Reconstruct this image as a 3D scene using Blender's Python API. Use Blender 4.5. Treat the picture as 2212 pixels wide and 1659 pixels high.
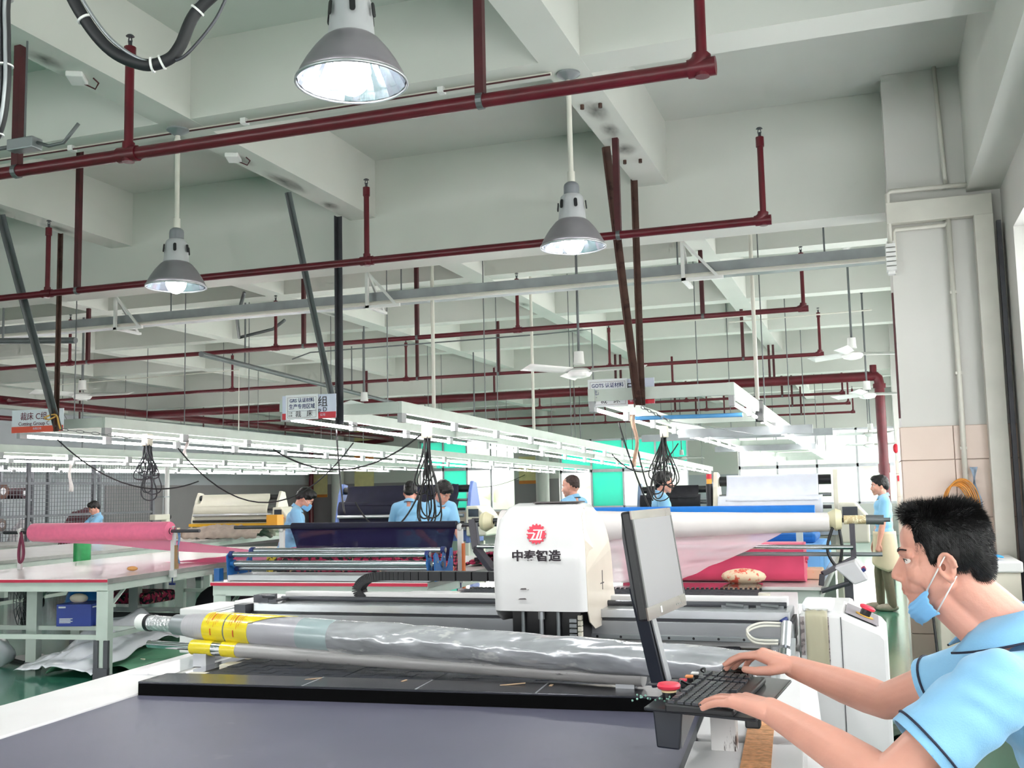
import bpy, bmesh, math, random
from mathutils import Vector, Matrix, Euler, Quaternion, noise
R = math.radians
PI = math.pi
random.seed(7)
for _o in list(bpy.data.objects): bpy.data.objects.remove(_o)
SC = bpy.context.scene
COL = SC.collection
# ------------------------------------------------------------------ camera
cam_d = bpy.data.cameras.new('camera'); cam = bpy.data.objects.new('camera', cam_d); COL.objects.link(cam)
cam_d.sensor_width = 36.0; cam_d.lens = 36.0 * 2251.4 / 2212.0; cam_d.clip_start = .05; cam_d.clip_end = 400
YAW, PIT, ROL = R(18.93), R(5.867), R(-1.26)
_f = Vector((-math.sin(YAW)*math.cos(PIT), math.cos(YAW)*math.cos(PIT), math.sin(PIT)))
_r = Vector((math.cos(YAW), math.sin(YAW), 0)); _u = _r.cross(_f)
_r2 = _r*math.cos(ROL) + _u*math.sin(ROL); _u2 = _u*math.cos(ROL) - _r*math.sin(ROL)
cam.matrix_world = Matrix(((_r2.x,_u2.x,-_f.x,0),(_r2.y,_u2.y,-_f.y,0),(_r2.z,_u2.z,-_f.z,1.52),(0,0,0,1)))
SC.camera = cam
# ------------------------------------------------------------------ sky, daylight, exposure
W = bpy.data.worlds.new('sky'); SC.world = W; W.use_nodes = True
_bg = W.node_tree.nodes['Background']; _bg.inputs[0].default_value = (.93,.97,1,1); _bg.inputs[1].default_value = 2.6
def daylight(loc, rot, sx, sy, power, col=(1,.985,.96)):
    d = bpy.data.lights.new('window_daylight', 'AREA'); d.shape = 'RECTANGLE'; d.size = sx; d.size_y = sy
    d.energy = power; d.color = col
    o = bpy.data.objects.new('window_daylight', d); o.location = loc; o.rotation_euler = rot; COL.objects.link(o)
for _y, _l in ((2.6,10.6),(14.9,11.0),(26.8,10.6)):      # sky light entering the window bands of the outer wall
    daylight((1.62,_y,2.15), (0,R(90),0), 2.1, _l, (165 if _y<5 else 240)*_l/10)
daylight((-7.5,33.6,2.2), (R(-90),0,0), 15, 2.0, 330)    # and of the far gable wall
daylight((-9.0,-8.4,2.2), (R(90),0,0), 18, 2.2, 620)    # added light for unseen windows in the gable wall behind the photographer
SC.view_settings.view_transform = 'Standard'; SC.view_settings.look = 'None'
SC.view_settings.exposure = 0.22; SC.view_settings.gamma = 1.0; SC.view_settings.use_curve_mapping = False
SC.cycles.max_bounces = 4; SC.cycles.diffuse_bounces = 3; SC.cycles.glossy_bounces = 2; SC.cycles.transmission_bounces = 2; SC.cycles.transparent_max_bounces = 8
SC.cycles.caustics_reflective = False; SC.cycles.caustics_refractive = False; SC.cycles.use_adaptive_sampling = True; SC.cycles.adaptive_threshold = .15; SC.cycles.adaptive_min_samples = 12
SC.cycles.use_denoising = True; SC.cycles.sample_clamp_indirect = 4.0
# ------------------------------------------------------------------ helpers
def lin(h):
    if not isinstance(h, str): return tuple(h)+(1,) if len(h)==3 else tuple(h)
    v = [int(h[i:i+2],16)/255 for i in (0,2,4)]
    return tuple(x/12.92 if x<=.04045 else ((x+.055)/1.055)**2.4 for x in v)+(1,)
def mat(name, col, rough=.5, metal=0.0, var=.06, vscale=6.0, bump=0.0, bscale=60.0, spec=.5, emit=None, estr=0.0,
        alpha=None, trans=0.0, sss=0.0, coat=0.0, col2=None, wear=None, wscale=4.0, wamt=.62, sheen=0.0, stretch=None):
    m = bpy.data.materials.new(name); m.use_nodes = True; nt = m.node_tree; N = nt.nodes; L = nt.links
    b = N['Principled BSDF']; c = lin(col)
    tc = N.new('ShaderNodeTexCoord'); src = tc.outputs['Object']
    if stretch:
        mp = N.new('ShaderNodeMapping'); mp.inputs['Scale'].default_value = stretch; L.new(src, mp.inputs[0]); src = mp.outputs[0]
    cur = None
    if var or col2:
        n = N.new('ShaderNodeTexNoise'); n.inputs['Scale'].default_value = vscale; n.inputs['Detail'].default_value = 2
        L.new(src, n.inputs['Vector'])
        r = N.new('ShaderNodeValToRGB'); r.color_ramp.elements[0].position = .3; r.color_ramp.elements[1].position = .7
        r.color_ramp.elements[0].color = lin(col2) if col2 else tuple(min(1,x*(1-var)) for x in c[:3])+(1,)
        r.color_ramp.elements[1].color = c if col2 else tuple(min(1,x*(1+var)) for x in c[:3])+(1,)
        L.new(n.outputs[0], r.inputs[0]); cur = r.outputs[0]
    if wear:
        n2 = N.new('ShaderNodeTexNoise'); n2.inputs['Scale'].default_value = wscale; n2.inputs['Detail'].default_value = 4; n2.inputs['Roughness'].default_value = .7
        L.new(src, n2.inputs['Vector'])
        r2 = N.new('ShaderNodeValToRGB'); r2.color_ramp.elements[0].position = wamt; r2.color_ramp.elements[1].position = min(.99,wamt+.06)
        L.new(n2.outputs[0], r2.inputs[0])
        mx = N.new('ShaderNodeMixRGB'); mx.inputs[2].default_value = lin(wear)
        L.new(r2.outputs[0], mx.inputs[0])
        if cur: L.new(cur, mx.inputs[1])
        else: mx.inputs[1].default_value = c
        cur = mx.outputs[0]
    if cur: L.new(cur, b.inputs['Base Color'])
    else: b.inputs['Base Color'].default_value = c
    b.inputs['Roughness'].default_value = rough; b.inputs['Metallic'].default_value = metal
    b.inputs['Specular IOR Level'].default_value = spec
    if emit: b.inputs['Emission Color'].default_value = lin(emit); b.inputs['Emission Strength'].default_value = estr
    if alpha is not None: b.inputs['Alpha'].default_value = alpha
    if trans: b.inputs['Transmission Weight'].default_value = trans
    if sss:
        b.inputs['Subsurface Weight'].default_value = sss; b.inputs['Subsurface Radius'].default_value = (.012,.005,.003); b.inputs['Subsurface Scale'].default_value = 1.0
    if coat: b.inputs['Coat Weight'].default_value = coat; b.inputs['Coat Roughness'].default_value = .08
    if sheen: b.inputs['Sheen Weight'].default_value = sheen
    if bump:
        n3 = N.new('ShaderNodeTexNoise'); n3.inputs['Scale'].default_value = bscale; n3.inputs['Detail'].default_value = 2
        L.new(src, n3.inputs['Vector'])
        bp = N.new('ShaderNodeBump'); bp.inputs['Strength'].default_value = bump; bp.inputs['Distance'].default_value = .01
        L.new(n3.outputs[0], bp.inputs['Height']); L.new(bp.outputs[0], b.inputs['Normal'])
    m.diffuse_color = c
    return m
def film(name, col, opacity=.5, rough=.35, gloss=True):      # thin sheet: part transparent, part translucent and glossy
    m = bpy.data.materials.new(name); m.use_nodes = True; nt = m.node_tree; N = nt.nodes; L = nt.links
    for n in list(N):
        if n.type != 'OUTPUT_MATERIAL': N.remove(n)
    out = [n for n in N if n.type=='OUTPUT_MATERIAL'][0]
    t = N.new('ShaderNodeBsdfTransparent'); d = N.new('ShaderNodeBsdfDiffuse'); tr = N.new('ShaderNodeBsdfTranslucent'); g = N.new('ShaderNodeBsdfGlossy')
    g.inputs['Roughness'].default_value = rough; d.inputs[0].default_value = lin(col); tr.inputs[0].default_value = lin(col)
    m1 = N.new('ShaderNodeMixShader'); m1.inputs[0].default_value = .45; L.new(d.outputs[0], m1.inputs[1]); L.new(tr.outputs[0], m1.inputs[2])
    fr = N.new('ShaderNodeFresnel'); fr.inputs[0].default_value = 1.4
    m2 = N.new('ShaderNodeMixShader')
    if gloss: L.new(fr.outputs[0], m2.inputs[0])
    else: m2.inputs[0].default_value = 0.0
    L.new(m1.outputs[0], m2.inputs[1]); L.new(g.outputs[0], m2.inputs[2])
    m3 = N.new('ShaderNodeMixShader'); m3.inputs[0].default_value = opacity; L.new(t.outputs[0], m3.inputs[1]); L.new(m2.outputs[0], m3.inputs[2])
    L.new(m3.outputs[0], out.inputs[0]); return m
def V(*a): return Vector(a)
def frame_of(d):
    d = d.normalized(); up = V(0,0,1) if abs(d.z) < .95 else V(0,1,0)
    s = d.cross(up).normalized(); return s, s.cross(d).normalized()
class MB:
    def __init__(s): s.v=[]; s.f=[]
    def add(s, vs, fs):
        o=len(s.v); s.v+= [tuple(p) for p in vs]; s.f+=[tuple(i+o for i in f) for f in fs]; return s
    def box(s, x0,x1,y0,y1,z0,z1, M=None):
        vs=[V(x,y,z) for z in (z0,z1) for y in (y0,y1) for x in (x0,x1)]
        if M: vs=[M@p for p in vs]
        return s.add(vs,[(0,2,3,1),(4,5,7,6),(0,1,5,4),(2,6,7,3),(0,4,6,2),(1,3,7,5)])
    def bar(s, a, b, w, h=None, roll=0.0):     # rectangular bar from a to b
        a=Vector(a); b=Vector(b); h=h or w; sd,up=frame_of(b-a)
        if roll:
            q=Quaternion((b-a).normalized(), roll); sd=q@sd; up=q@up
        vs=[p+sd*(x*w/2)+up*(z*h/2) for p in (a,b) for x,z in ((-1,-1),(1,-1),(1,1),(-1,1))]
        return s.add(vs,[(3,2,1,0),(4,5,6,7),(0,1,5,4),(1,2,6,5),(2,3,7,6),(3,0,4,7)])
    def cyl(s, a, b, r0, r1=None, n=12, caps=True):
        a=Vector(a); b=Vector(b); r1=r0 if r1 is None else r1; sd,up=frame_of(b-a); vs=[]
        for p,r in ((a,r0),(b,r1)):
            for i in range(n):
                t=2*PI*i/n; vs.append(p+sd*(math.cos(t)*r)+up*(math.sin(t)*r))
        fs=[(i,(i+1)%n,n+(i+1)%n,n+i) for i in range(n)]
        if caps: fs+=[tuple(range(n-1,-1,-1)),tuple(range(n,2*n))]
        return s.add(vs,fs)
    def tube(s, pts, r, n=8, caps=True, rr=None):
        pts=[Vector(p) for p in pts]; m=len(pts); vs=[]; up=None
        for i,p in enumerate(pts):
            d=(pts[min(i+1,m-1)]-pts[max(i-1,0)]).normalized()
            if up is None: sd,up=frame_of(d)
            else:
                up=(up-d*up.dot(d)); up=up.normalized() if up.length>1e-6 else frame_of(d)[1]; sd=d.cross(up).normalized()
            q=rr[i] if rr else r
            for k in range(n):
                t=2*PI*k/n; vs.append(p+sd*(math.cos(t)*q)+up*(math.sin(t)*q))
        fs=[(i*n+k,i*n+(k+1)%n,(i+1)*n+(k+1)%n,(i+1)*n+k) for i in range(m-1) for k in range(n)]
        if caps: fs+=[tuple(range(n-1,-1,-1)),tuple(range((m-1)*n,m*n))]
        return s.add(vs,fs)
    def lathe(s, prof, c=(0,0,0), n=24, M=None):     # prof: (radius, z)
        c=Vector(c); vs=[]
        for r,z in prof:
            for k in range(n):
                t=2*PI*k/n; p=V(r*math.cos(t),r*math.sin(t),z); vs.append((M@p if M else p)+c)
        m=len(prof); fs=[(i*n+k,i*n+(k+1)%n,(i+1)*n+(k+1)%n,(i+1)*n+k) for i in range(m-1) for k in range(n)]
        return s.add(vs,fs)
    def sph(s, c, r, n=12, m=8, M=None):
        c=Vector(c); r=(r,r,r) if not hasattr(r,'__len__') else r; vs=[]
        for j in range(m+1):
            ph=PI*j/m
            for k in range(n):
                t=2*PI*k/n; p=V(r[0]*math.sin(ph)*math.cos(t), r[1]*math.sin(ph)*math.sin(t), r[2]*math.cos(ph))
                vs.append((M@p if M else p)+c)
        fs=[(j*n+k,(j+1)*n+k,(j+1)*n+(k+1)%n,j*n+(k+1)%n) for j in range(m) for k in range(n)]
        return s.add(vs,fs)
    def prism(s, poly, d, M=None):      # polygon (list of 3D points) extruded by vector d
        poly=[Vector(p) for p in poly]; d=Vector(d); n=len(poly); vs=poly+[p+d for p in poly]
        if M: vs=[M@p for p in vs]
        return s.add(vs,[tuple(range(n-1,-1,-1)),tuple(range(n,2*n))]+[(i,(i+1)%n,n+(i+1)%n,n+i) for i in range(n)])
    def grid(s, fn, nu, nv):            # fn(u,v) -> point, u,v in 0..1
        vs=[fn(i/nu,j/nv) for j in range(nv+1) for i in range(nu+1)]
        return s.add(vs,[(j*(nu+1)+i,j*(nu+1)+i+1,(j+1)*(nu+1)+i+1,(j+1)*(nu+1)+i) for j in range(nv) for i in range(nu)])
    def mesh(s, name):
        me=bpy.data.meshes.new(name); me.from_pydata(s.v,[],s.f); me.validate()
        bm=bmesh.new(); bm.from_mesh(me); bmesh.ops.remove_doubles(bm,verts=bm.verts,dist=1e-5); bmesh.ops.recalc_face_normals(bm,faces=bm.faces); bm.to_mesh(me); bm.free()
        return me
    def build(s, name, m, parent=None, smooth=False, bevel=0, solid=0, loc=None, rz=0, raw=False):
        if raw:
            me=bpy.data.meshes.new(name); me.from_pydata(s.v,[],s.f)
        else: me=s.mesh(name)
        return put(name, me, m, parent, smooth, bevel, solid, loc, rz)
def put(name, me, m, parent=None, smooth=False, bevel=0, solid=0, loc=None, rz=0):
    o=bpy.data.objects.new(name, me); COL.objects.link(o)
    if m is not None and not me.materials: me.materials.append(m)
    if parent: o.parent=parent
    if loc: o.location=loc
    if rz: o.rotation_euler=(0,0,rz)
    if smooth:
        me.shade_smooth()
        if smooth is not True: me.set_sharp_from_angle(angle=R(smooth))
    if solid:
        q=o.modifiers.new('solid','SOLIDIFY'); q.thickness=solid; q.offset=0
    if bevel:
        q=o.modifiers.new('bevel','BEVEL'); q.width=bevel; q.segments=2; q.limit_method='ANGLE'; q.angle_limit=R(40)
    return o
def tag(o, label=None, cat=None, group=None, kind=None):
    if label: o['label']=label
    if cat: o['category']=cat
    if group: o['group']=group
    if kind: o['kind']=kind
    return o
def thing(name, label, cat, loc=(0,0,0), rz=0, group=None):
    o=bpy.data.objects.new(name,None); o.empty_display_size=.1; COL.objects.link(o); o.location=loc; o.rotation_euler=(0,0,rz)
    return tag(o,label,cat,group)
def copy_tree(o, parent=None, loc=None, rz=None, label=None):
    c=o.copy(); COL.objects.link(c); c.parent=parent
    if loc is not None: c.location=loc
    if rz is not None: c.rotation_euler=(0,0,rz)
    if label: c['label']=label
    for ch in [x for x in o.children]: copy_tree(ch,c)
    return c
def struct(o): o['kind']='structure'; return o
def text(name, body, size, M, m, parent=None, extrude=.0006, align='CENTER', bold=0.0, sx=1.0):
    cu=bpy.data.curves.new(name,'FONT'); cu.body=body; cu.size=size; cu.align_x=align; cu.align_y='CENTER'; cu.extrude=extrude; cu.offset=bold; cu.resolution_u=3
    o=bpy.data.objects.new(name,cu); COL.objects.link(o)
    dg=bpy.context.evaluated_depsgraph_get(); me=bpy.data.meshes.new_from_object(o.evaluated_get(dg)); bpy.data.objects.remove(o); bpy.data.curves.remove(cu)
    me.name=name; me.transform(M @ Matrix.Diagonal((sx,1,1,1)))
    return put(name, me, m, parent)
def face_M(loc, facing_deg, tilt=0):     # text plane facing direction facing_deg (0 = towards -Y)
    return Matrix.Translation(loc) @ Matrix.Rotation(R(facing_deg),4,'Z') @ Matrix.Rotation(R(90-tilt),4,'X')
def remesh(mb, voxel, it=6, fac=.5, name='surface'):
    me=mb.mesh(name) if isinstance(mb,MB) else mb
    o=bpy.data.objects.new('tmp',me); COL.objects.link(o)
    q=o.modifiers.new('r','REMESH'); q.mode='VOXEL'; q.voxel_size=voxel; q.adaptivity=0
    if it:
        q=o.modifiers.new('s','SMOOTH'); q.iterations=it; q.factor=fac
    dg=bpy.context.evaluated_depsgraph_get(); r=bpy.data.meshes.new_from_object(o.evaluated_get(dg)); r.name=name
    bpy.data.objects.remove(o); return r
def drape(fn, nu, nv, name, m, parent=None, solid=.002, smooth=True, **k):
    return MB().grid(fn,nu,nv).build(name,m,parent,smooth=smooth,solid=solid,**k)
def nz(x,y=0,z=0,s=1.0): return noise.noise(Vector((x*s,y*s,z*s)))
# ------------------------------------------------------------------ materials
M_ = {}
M_['ceil']  = mat('painted_ceiling','ccd0c9',.75,var=.03,vscale=1.5,wear='b9b2a4',wscale=1.3,wamt=.80)
M_['beam']  = mat('painted_beam','d6d8d1',.7,var=.03,vscale=1.2,wear='8e8980',wscale=2.2,wamt=.79)
M_['wall']  = mat('painted_wall','d6d5d0',.65,var=.03,vscale=1.0,wear='b8ada2',wscale=5,wamt=.80)
M_['wallg'] = mat('grey_wall','b9bcc2',.6,var=.04,vscale=1.2)
M_['dado']  = mat('grey_dado','8f8a8c',.5,var=.05,vscale=1.2)
M_['tile']  = mat('pink_tile','e3cfc2',.28,var=.05,vscale=2.0)
M_['grout'] = mat('tile_grout','bda99e',.8)
M_['floor'] = mat('green_epoxy','3a7d68',.16,var=.10,vscale=1.1,wear='5f9a88',wscale=1.6,wamt=.6,coat=.3)
M_['red']   = mat('red_pipe_paint','5c1420',.34,var=.15,vscale=9,wear='4a3330',wscale=7,wamt=.72)
M_['redd']  = mat('dark_red_steel','47151b',.5,var=.2,vscale=9)
M_['rust']  = mat('rusty_angle','523a32',.55,.2,var=.2,vscale=9,wear='3c2620',wscale=6,wamt=.55)
M_['galv']  = mat('galvanised','9a9fa2',.4,.6,var=.14,vscale=5)
M_['galvd'] = mat('dark_galvanised','6f7375',.45,.5,var=.15,vscale=5)
M_['pvc']   = mat('white_pvc','d9d7cd',.4,var=.04,wear='a59a88',wscale=8,wamt=.74)
M_['white'] = mat('white_enamel','e6e6e4',.35,var=.02)
M_['alu']   = mat('aluminium','c9ccd0',.3,.75,var=.06,vscale=9)
M_['alud']  = mat('aluminium_grey','a5a7ab',.38,.5,var=.08,vscale=5,wear='6f6a68',wscale=6,wamt=.72)
M_['chrome']= mat('chrome','d8dade',.12,1.0,var=.03)
M_['black'] = mat('black_plastic','17181b',.4,var=.1)
M_['rubber']= mat('black_rubber','1b1c20',.55,var=.1)
M_['steel'] = mat('dark_steel','4c4d52',.4,.6,var=.12)
M_['frame'] = mat('pale_green_enamel','c9d3cb',.4,var=.04,wear='8e9189',wscale=7,wamt=.76)
M_['lamp']  = mat('lamp_spun_metal','a39ea6',.34,.7,var=.06)
M_['lampn'] = mat('lamp_neck','c8c9cd',.4,.3,var=.05)
M_['lamps'] = mat('lamp_socket','7f8288',.5,var=.05)
M_['bulb']  = mat('lit_bulb','ffffff',.5,emit='ffffff',estr=26,var=0)
M_['tube']  = mat('lit_tube','ffffff',.5,emit='fffafa',estr=26.0,var=0)
M_['bulb'].cycles.emission_sampling='NONE'
M_['paper'] = mat('printed_paper','eef0f4',.6,var=.01)
M_['ink']   = mat('navy_ink','22306a',.6,var=0)
M_['inkd']  = mat('dark_ink','231822',.6,var=0)
M_['maroon']= mat('maroon_ink','6b2238',.6,var=0)
M_['signl'] = mat('pale_sign_board','d7dcf0',.45,var=.02)
M_['signw'] = mat('white_sign_board','e6ecf4',.45,var=.02)
M_['signr'] = mat('red_sign_band','d22638',.45,var=.02)
M_['signo'] = mat('orange_sign_band','e2553a',.45,var=.02)
M_['glass'] = film('window_glass','ffffff',.06,.05)
M_['green'] = film('green_window_film','46ecd2',.85,.5)
M_['hill']  = mat('hillside','9db07a',.9,col2='e9efe6',vscale=.55,var=.2)
# ------------------------------------------------------------------ room shell
XL, YF, YB, XR, ZC = -19.0, 33.0, -8.0, 1.0, 4.65
struct(MB().box(XL-.3,XR+.5,YB-.3,YF+.3,-.2,0).build('floor',M_['floor']))
ceil = struct(MB().box(XL-.3,XR+.5,YB-.3,YF+.3,ZC,ZC+.2).build('ceiling',M_['ceil']))
BX = [-1.655-2.76*k for k in range(7)]
BY = [-2.9,.05,3.0,5.965,11.7,14.65,17.8,23.8,26.75,29.7]
GY = [8.8,20.85]
for x in BX: MB().box(x-.13,x+.13,YB,YF,4.1,ZC+.02).build('beam',M_['beam'],ceil)
for y in BY: MB().box(XL,XR,y-.135,y+.135,4.102,ZC+.02).build('beam',M_['beam'],ceil)
for y in GY: MB().box(XL,XR,y-.15,y+.15,3.66,ZC+.02).build('girder',M_['beam'],ceil)
MB().box(.77,XR+.3,YB,YF,3.665,ZC+.02).build('edge_beam',M_['beam'],ceil)
MB().box(XL-.1,XL+.3,YB,YF,3.665,ZC+.02).build('edge_beam',M_['beam'],ceil)
# smoke stains and loose fittings on the beam soffits
def soot_mat():
    m=bpy.data.materials.new('soot_smudge'); m.use_nodes=True; nt=m.node_tree; N=nt.nodes; L=nt.links; b=N['Principled BSDF']; b.inputs['Base Color'].default_value=lin('3c3833'); b.inputs['Roughness'].default_value=.9
    tc=N.new('ShaderNodeTexCoord'); g=N.new('ShaderNodeTexGradient'); g.gradient_type='SPHERICAL'; L.new(tc.outputs['Object'],g.inputs[0]); n=N.new('ShaderNodeTexNoise'); n.inputs['Scale'].default_value=2.2; L.new(tc.outputs['Object'],n.inputs['Vector'])
    mu=N.new('ShaderNodeMath'); mu.operation='MULTIPLY'; L.new(g.outputs['Fac'],mu.inputs[0]); L.new(n.outputs[0],mu.inputs[1]); L.new(mu.outputs[0],b.inputs['Alpha']); return m
M_['soot']=soot_mat()
for x,y,w,l in ((-1.66,6.75,.12,.30),(-1.66,7.15,.10,.24),(-1.66,7.62,.13,.22),(-1.66,4.35,.09,.3),(-4.46,6.7,.10,.26),(-4.46,7.35,.13,.5),(-4.46,8.1,.1,.2),(-7.2,7.0,.1,.3),(-7.2,7.8,.1,.34),(-4.46,4.7,.1,.2),(-1.66,12.6,.12,.35),(-4.46,12.4,.12,.4),(-4.46,13.6,.1,.3),(-7.2,13.2,.12,.4),(-1.66,16.0,.12,.35),(-4.46,16.3,.12,.35)):
    s=MB(); N=14; s.v=[(math.cos(2*PI*i/N),math.sin(2*PI*i/N),0) for i in range(N)]; s.f=[tuple(range(N))]
    o=s.build('soot_mark',M_['soot'],ceil); o.location=(x,y,4.0985); o.scale=(w*.75,l*.75,1)
def fitting(x,y,rz,l):
    t=thing('lamp_holder',l,'lamp holder',(x,y,4.1),rz,'old lamp holders on the beams')
    MB().box(-.05,.05,-.08,.08,-.035,0).build('plate',M_['white'],t,bevel=.008)
    MB().tube([(.03,.05,-.03),(.09,.08,-.05),(.12,.03,-.03),(.1,-.02,-.02)],.005).build('wire',M_['redd'],t)
fitting(-4.46,4.95,.5,'old lamp holder with a loose wire on the beam by the hose loop'); fitting(-4.46,6.6,.4,'old lamp holder with a loose wire on the beam past the left lamp')
for x,y in ((-1.60,6.62),(-1.72,6.60),(-1.6,7.9),(-1.72,7.88)): tag(MB().cyl((x,y,4.1),(x,y,4.07),.014,n=8).build('anchor_bolt',M_['rust']),'rusty anchor bolt in the beam soffit, %s of the %s pair'%('right' if x>-1.66 else 'left','nearer' if y<7 else 'farther'),'bolt','anchor bolts in the beam')
# walls
def wall(name, axis, pos, th, a0, a1, openings, m, z1=ZC):
    b=MB(); ops=sorted(openings)
    def bx(u0,u1,z0,zz):
        if u1-u0<.01 or zz-z0<.01: return
        if axis=='x': b.box(pos,pos+th,u0,u1,z0,zz)
        else: b.box(u0,u1,pos,pos+th,z0,zz)
    cur=a0
    for u0,u1,z0,zt in ops:
        bx(cur,u0,0,z1); bx(u0,u1,0,z0); bx(u0,u1,zt,z1); cur=u1
    bx(cur,a1,0,z1)
    return struct(b.build(name,m))
wR = wall('wall_right','x',XR,.25,YB,YF,[(-6.8,-3.4,1.0,3.25),(-2.7,7.75,1.0,3.25),(9.35,20.3,1.0,3.25),(21.5,32.3,1.0,3.25)],M_['wall'])
FW = [(-14.8,-11.3,.86,3.3),(-9.75,-5.5,.92,3.15),(-3.95,.75,.92,3.2)]
wF = wall('wall_far','y',YF,.25,XL-.3,XR+.3,FW,M_['wall'])
wL = wall('wall_left','x',XL-.25,.25,YB,YF,[],M_['wallg'])
wB = wall('wall_back','y',YB-.25,.25,XL,XR+.3,[(-18,0,1.0,3.3)],M_['wall'])
tag(MB().box(XL,XL+.03,22.4,YF,0,1.9).build('wall_dado',M_['dado']),kind='structure')
tag(MB().box(XL,-14.9,YF-.03,YF,0,1.9).build('wall_dado',M_['dado']),kind='structure')
tag(MB().box(-11.3,-9.75,YF-.03,YF,0,1.9).build('wall_dado',M_['dado']),kind='structure')
tag(MB().box(-5.5,-3.95,YF-.03,YF,0,1.9).build('wall_dado',M_['wallg']),kind='structure')
tag(MB().box(-11.3,-3.9,YF-.04,YF,.55,.9).build('trim_1',M_['tile']),kind='structure')
tag(MB().box(-14.9,-11.2,YF-.04,YF,.5,.84).build('trim_2',M_['tile']),kind='structure')
# windows
wn=[0]
def window(axis,pos,u0,u1,z0,z1,cols,transom,greens=()):
    wn[0]+=1
    t=struct(thing('window_%d'%wn[0],None,None))
    b=MB(); w=.06
    def bar(a0,a1,b0,b1):
        if axis=='y': b.box(a0,a1,pos,pos+.09,b0,b1)
        else: b.box(pos,pos+.09,a0,a1,b0,b1)
    bar(u0,u1,z0,z0+w); bar(u0,u1,z1-w,z1); bar(u0,u0+w,z0,z1); bar(u1-w,u1,z0,z1); bar(u0,u1,transom-.05,transom+.05)
    xs=[u0+(u1-u0)*i/cols for i in range(cols+1)]
    for x in xs[1:-1]: bar(x-.03,x+.03,z0,z1)
    b.build('window_frame',M_['alu'],t)
    for i in range(cols):
        for k,(a,c) in enumerate(((z0+.03,transom-.03),(transom+.03,z1-.03))):
            g=MB()
            if axis=='y': g.box(xs[i]+.02,xs[i+1]-.02,pos+.04,pos+.048,a,c)
            else: g.box(pos+.04,pos+.048,xs[i]+.02,xs[i+1]-.02,a,c)
            g.build('pane',M_['green'] if (i,k) in greens else M_['glass'],t)
window('x',XR+.14,-2.7,7.75,1.0,3.25,8,2.45); window('x',XR+.14,9.35,20.3,1.0,3.25,8,2.45); window('x',XR+.14,21.5,32.3,1.0,3.25,8,2.45)
window('x',XR+.14,-6.8,-3.4,1.0,3.25,3,2.45)
window('y',YF+.12,-14.8,-11.3,.86,3.3,4,2.3,((0,1),(1,1),(1,0)))
window('y',YF+.12,-9.75,-5.5,.92,3.15,4,2.12,((0,1),(1,0),(1,1),(2,1),(3,1)))
window('y',YF+.12,-3.95,.75,.92,3.2,4,2.08)
window('y',YB-.2,-18,0,1.0,3.3,10,2.4)  # unseen back windows, added along with the lamp behind the photographer
# hillside outside the far gable and beyond the outer windows
def hill(u,v):
    x=-60+110*u; y=36.5+16*v; return V(x,y,-1+1.4*nz(x*.5,y*.5)+10*v**.8+.8*nz(x*1.9,y*1.7,3))
tag(MB().grid(hill,110,30).build('hillside',M_['hill'],smooth=True),kind='structure')
def hill2(u,v):
    y=-14+52*u; x=9+14*v; return V(x,y,-1+1.3*nz(x*.5,y*.5,9)+7*v+.6*nz(x*1.9,y*1.7,5))
tag(MB().grid(hill2,70,20).build('hillside',M_['hill'],smooth=True),kind='structure')
# columns along the outer wall
def column(x0,x1,y0,y1,zt=1.93):
    c=struct(MB().box(x0,x1,y0,y1,0,ZC).build('column',M_['wall']))
    MB().box(x0-.008,x1,y0-.008,y1+.008,0,zt).build('tile_backing',M_['grout'],c)
    zs=[0,.42,.84,1.26,1.68,zt]
    for i in range(5):
        xs=[x0-.014,x0+(x1-x0)*.44,x1]
        for k in range(2): MB().box(xs[k]+.003,xs[k+1]-.003,y0-.02,y0-.004,zs[i]+.003,zs[i+1]-.003).build('tile',M_['tile'],c,bevel=.002)
        MB().box(x0-.02,x0-.004,y0-.01,y1+.008,zs[i]+.003,zs[i+1]-.003).build('tile',M_['tile'],c,bevel=.002)
    return c
column(.22,XR+.02,8.3,9.0); column(.42,XR+.02,20.6,21.3); column(.22,XR+.02,-3.4,-2.75)
for x,y in ((-10.2,32.6),(-17.7,32.6)):
    struct(MB().cyl((x,y,0),(x,y,ZC),.22,n=20).build('column',M_['wall'],smooth=40))
# ------------------------------------------------------------------ wall trunking and conduits on the near column
def onething(name,label,cat,mb,m,group=None,smooth=False,bevel=0): return tag(mb.build(name,m,smooth=smooth,bevel=bevel),label,cat,group)
t=thing('cable_trunking','cream box trunking running up and across the tiled column','trunking')
MB().box(.80,.93,8.18,8.28,0,3.46).build('upright_trunk',M_['pvc'],t,bevel=.004)
MB().box(.20,.93,8.2,8.285,3.46,3.62).build('cross_trunk',M_['pvc'],t,bevel=.004)
t=thing('electrical_conduit','white plastic conduit elbowed down the front of the column','conduit')
MB().tube([(.245,8.255,3.2),(.245,8.255,3.40),(.26,8.255,3.42),(.60,8.255,3.42),(.63,8.255,3.44)],.016).build('elbow_pipe',M_['pvc'],t,smooth=True)
MB().tube([(.63,8.255,3.47),(.635,8.255,2.2),(.63,8.245,1.2)],.020).build('drop_pipe',M_['pvc'],t,smooth=True)
MB().tube([(.215,8.22,3.28),(.215,8.22,3.69),(.24,8.22,3.71),(.85,8.22,3.70)],.018).build('upper_pipe',M_['pvc'],t,smooth=True)
MB().tube([(.63,8.27,3.7),(.60,8.27,4.65)],.016).build('riser_pipe',M_['pvc'],t,smooth=True)
for z in (2.9,2.3,1.75): MB().box(.61,.655,8.24,8.3,z,z+.02).build('clip',M_['pvc'],t)
onething('corner_strip','dark metal strip fixed to the near column edge','strip',MB().box(.205,.218,8.3,8.36,2.0,2.95),M_['redd'])
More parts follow.
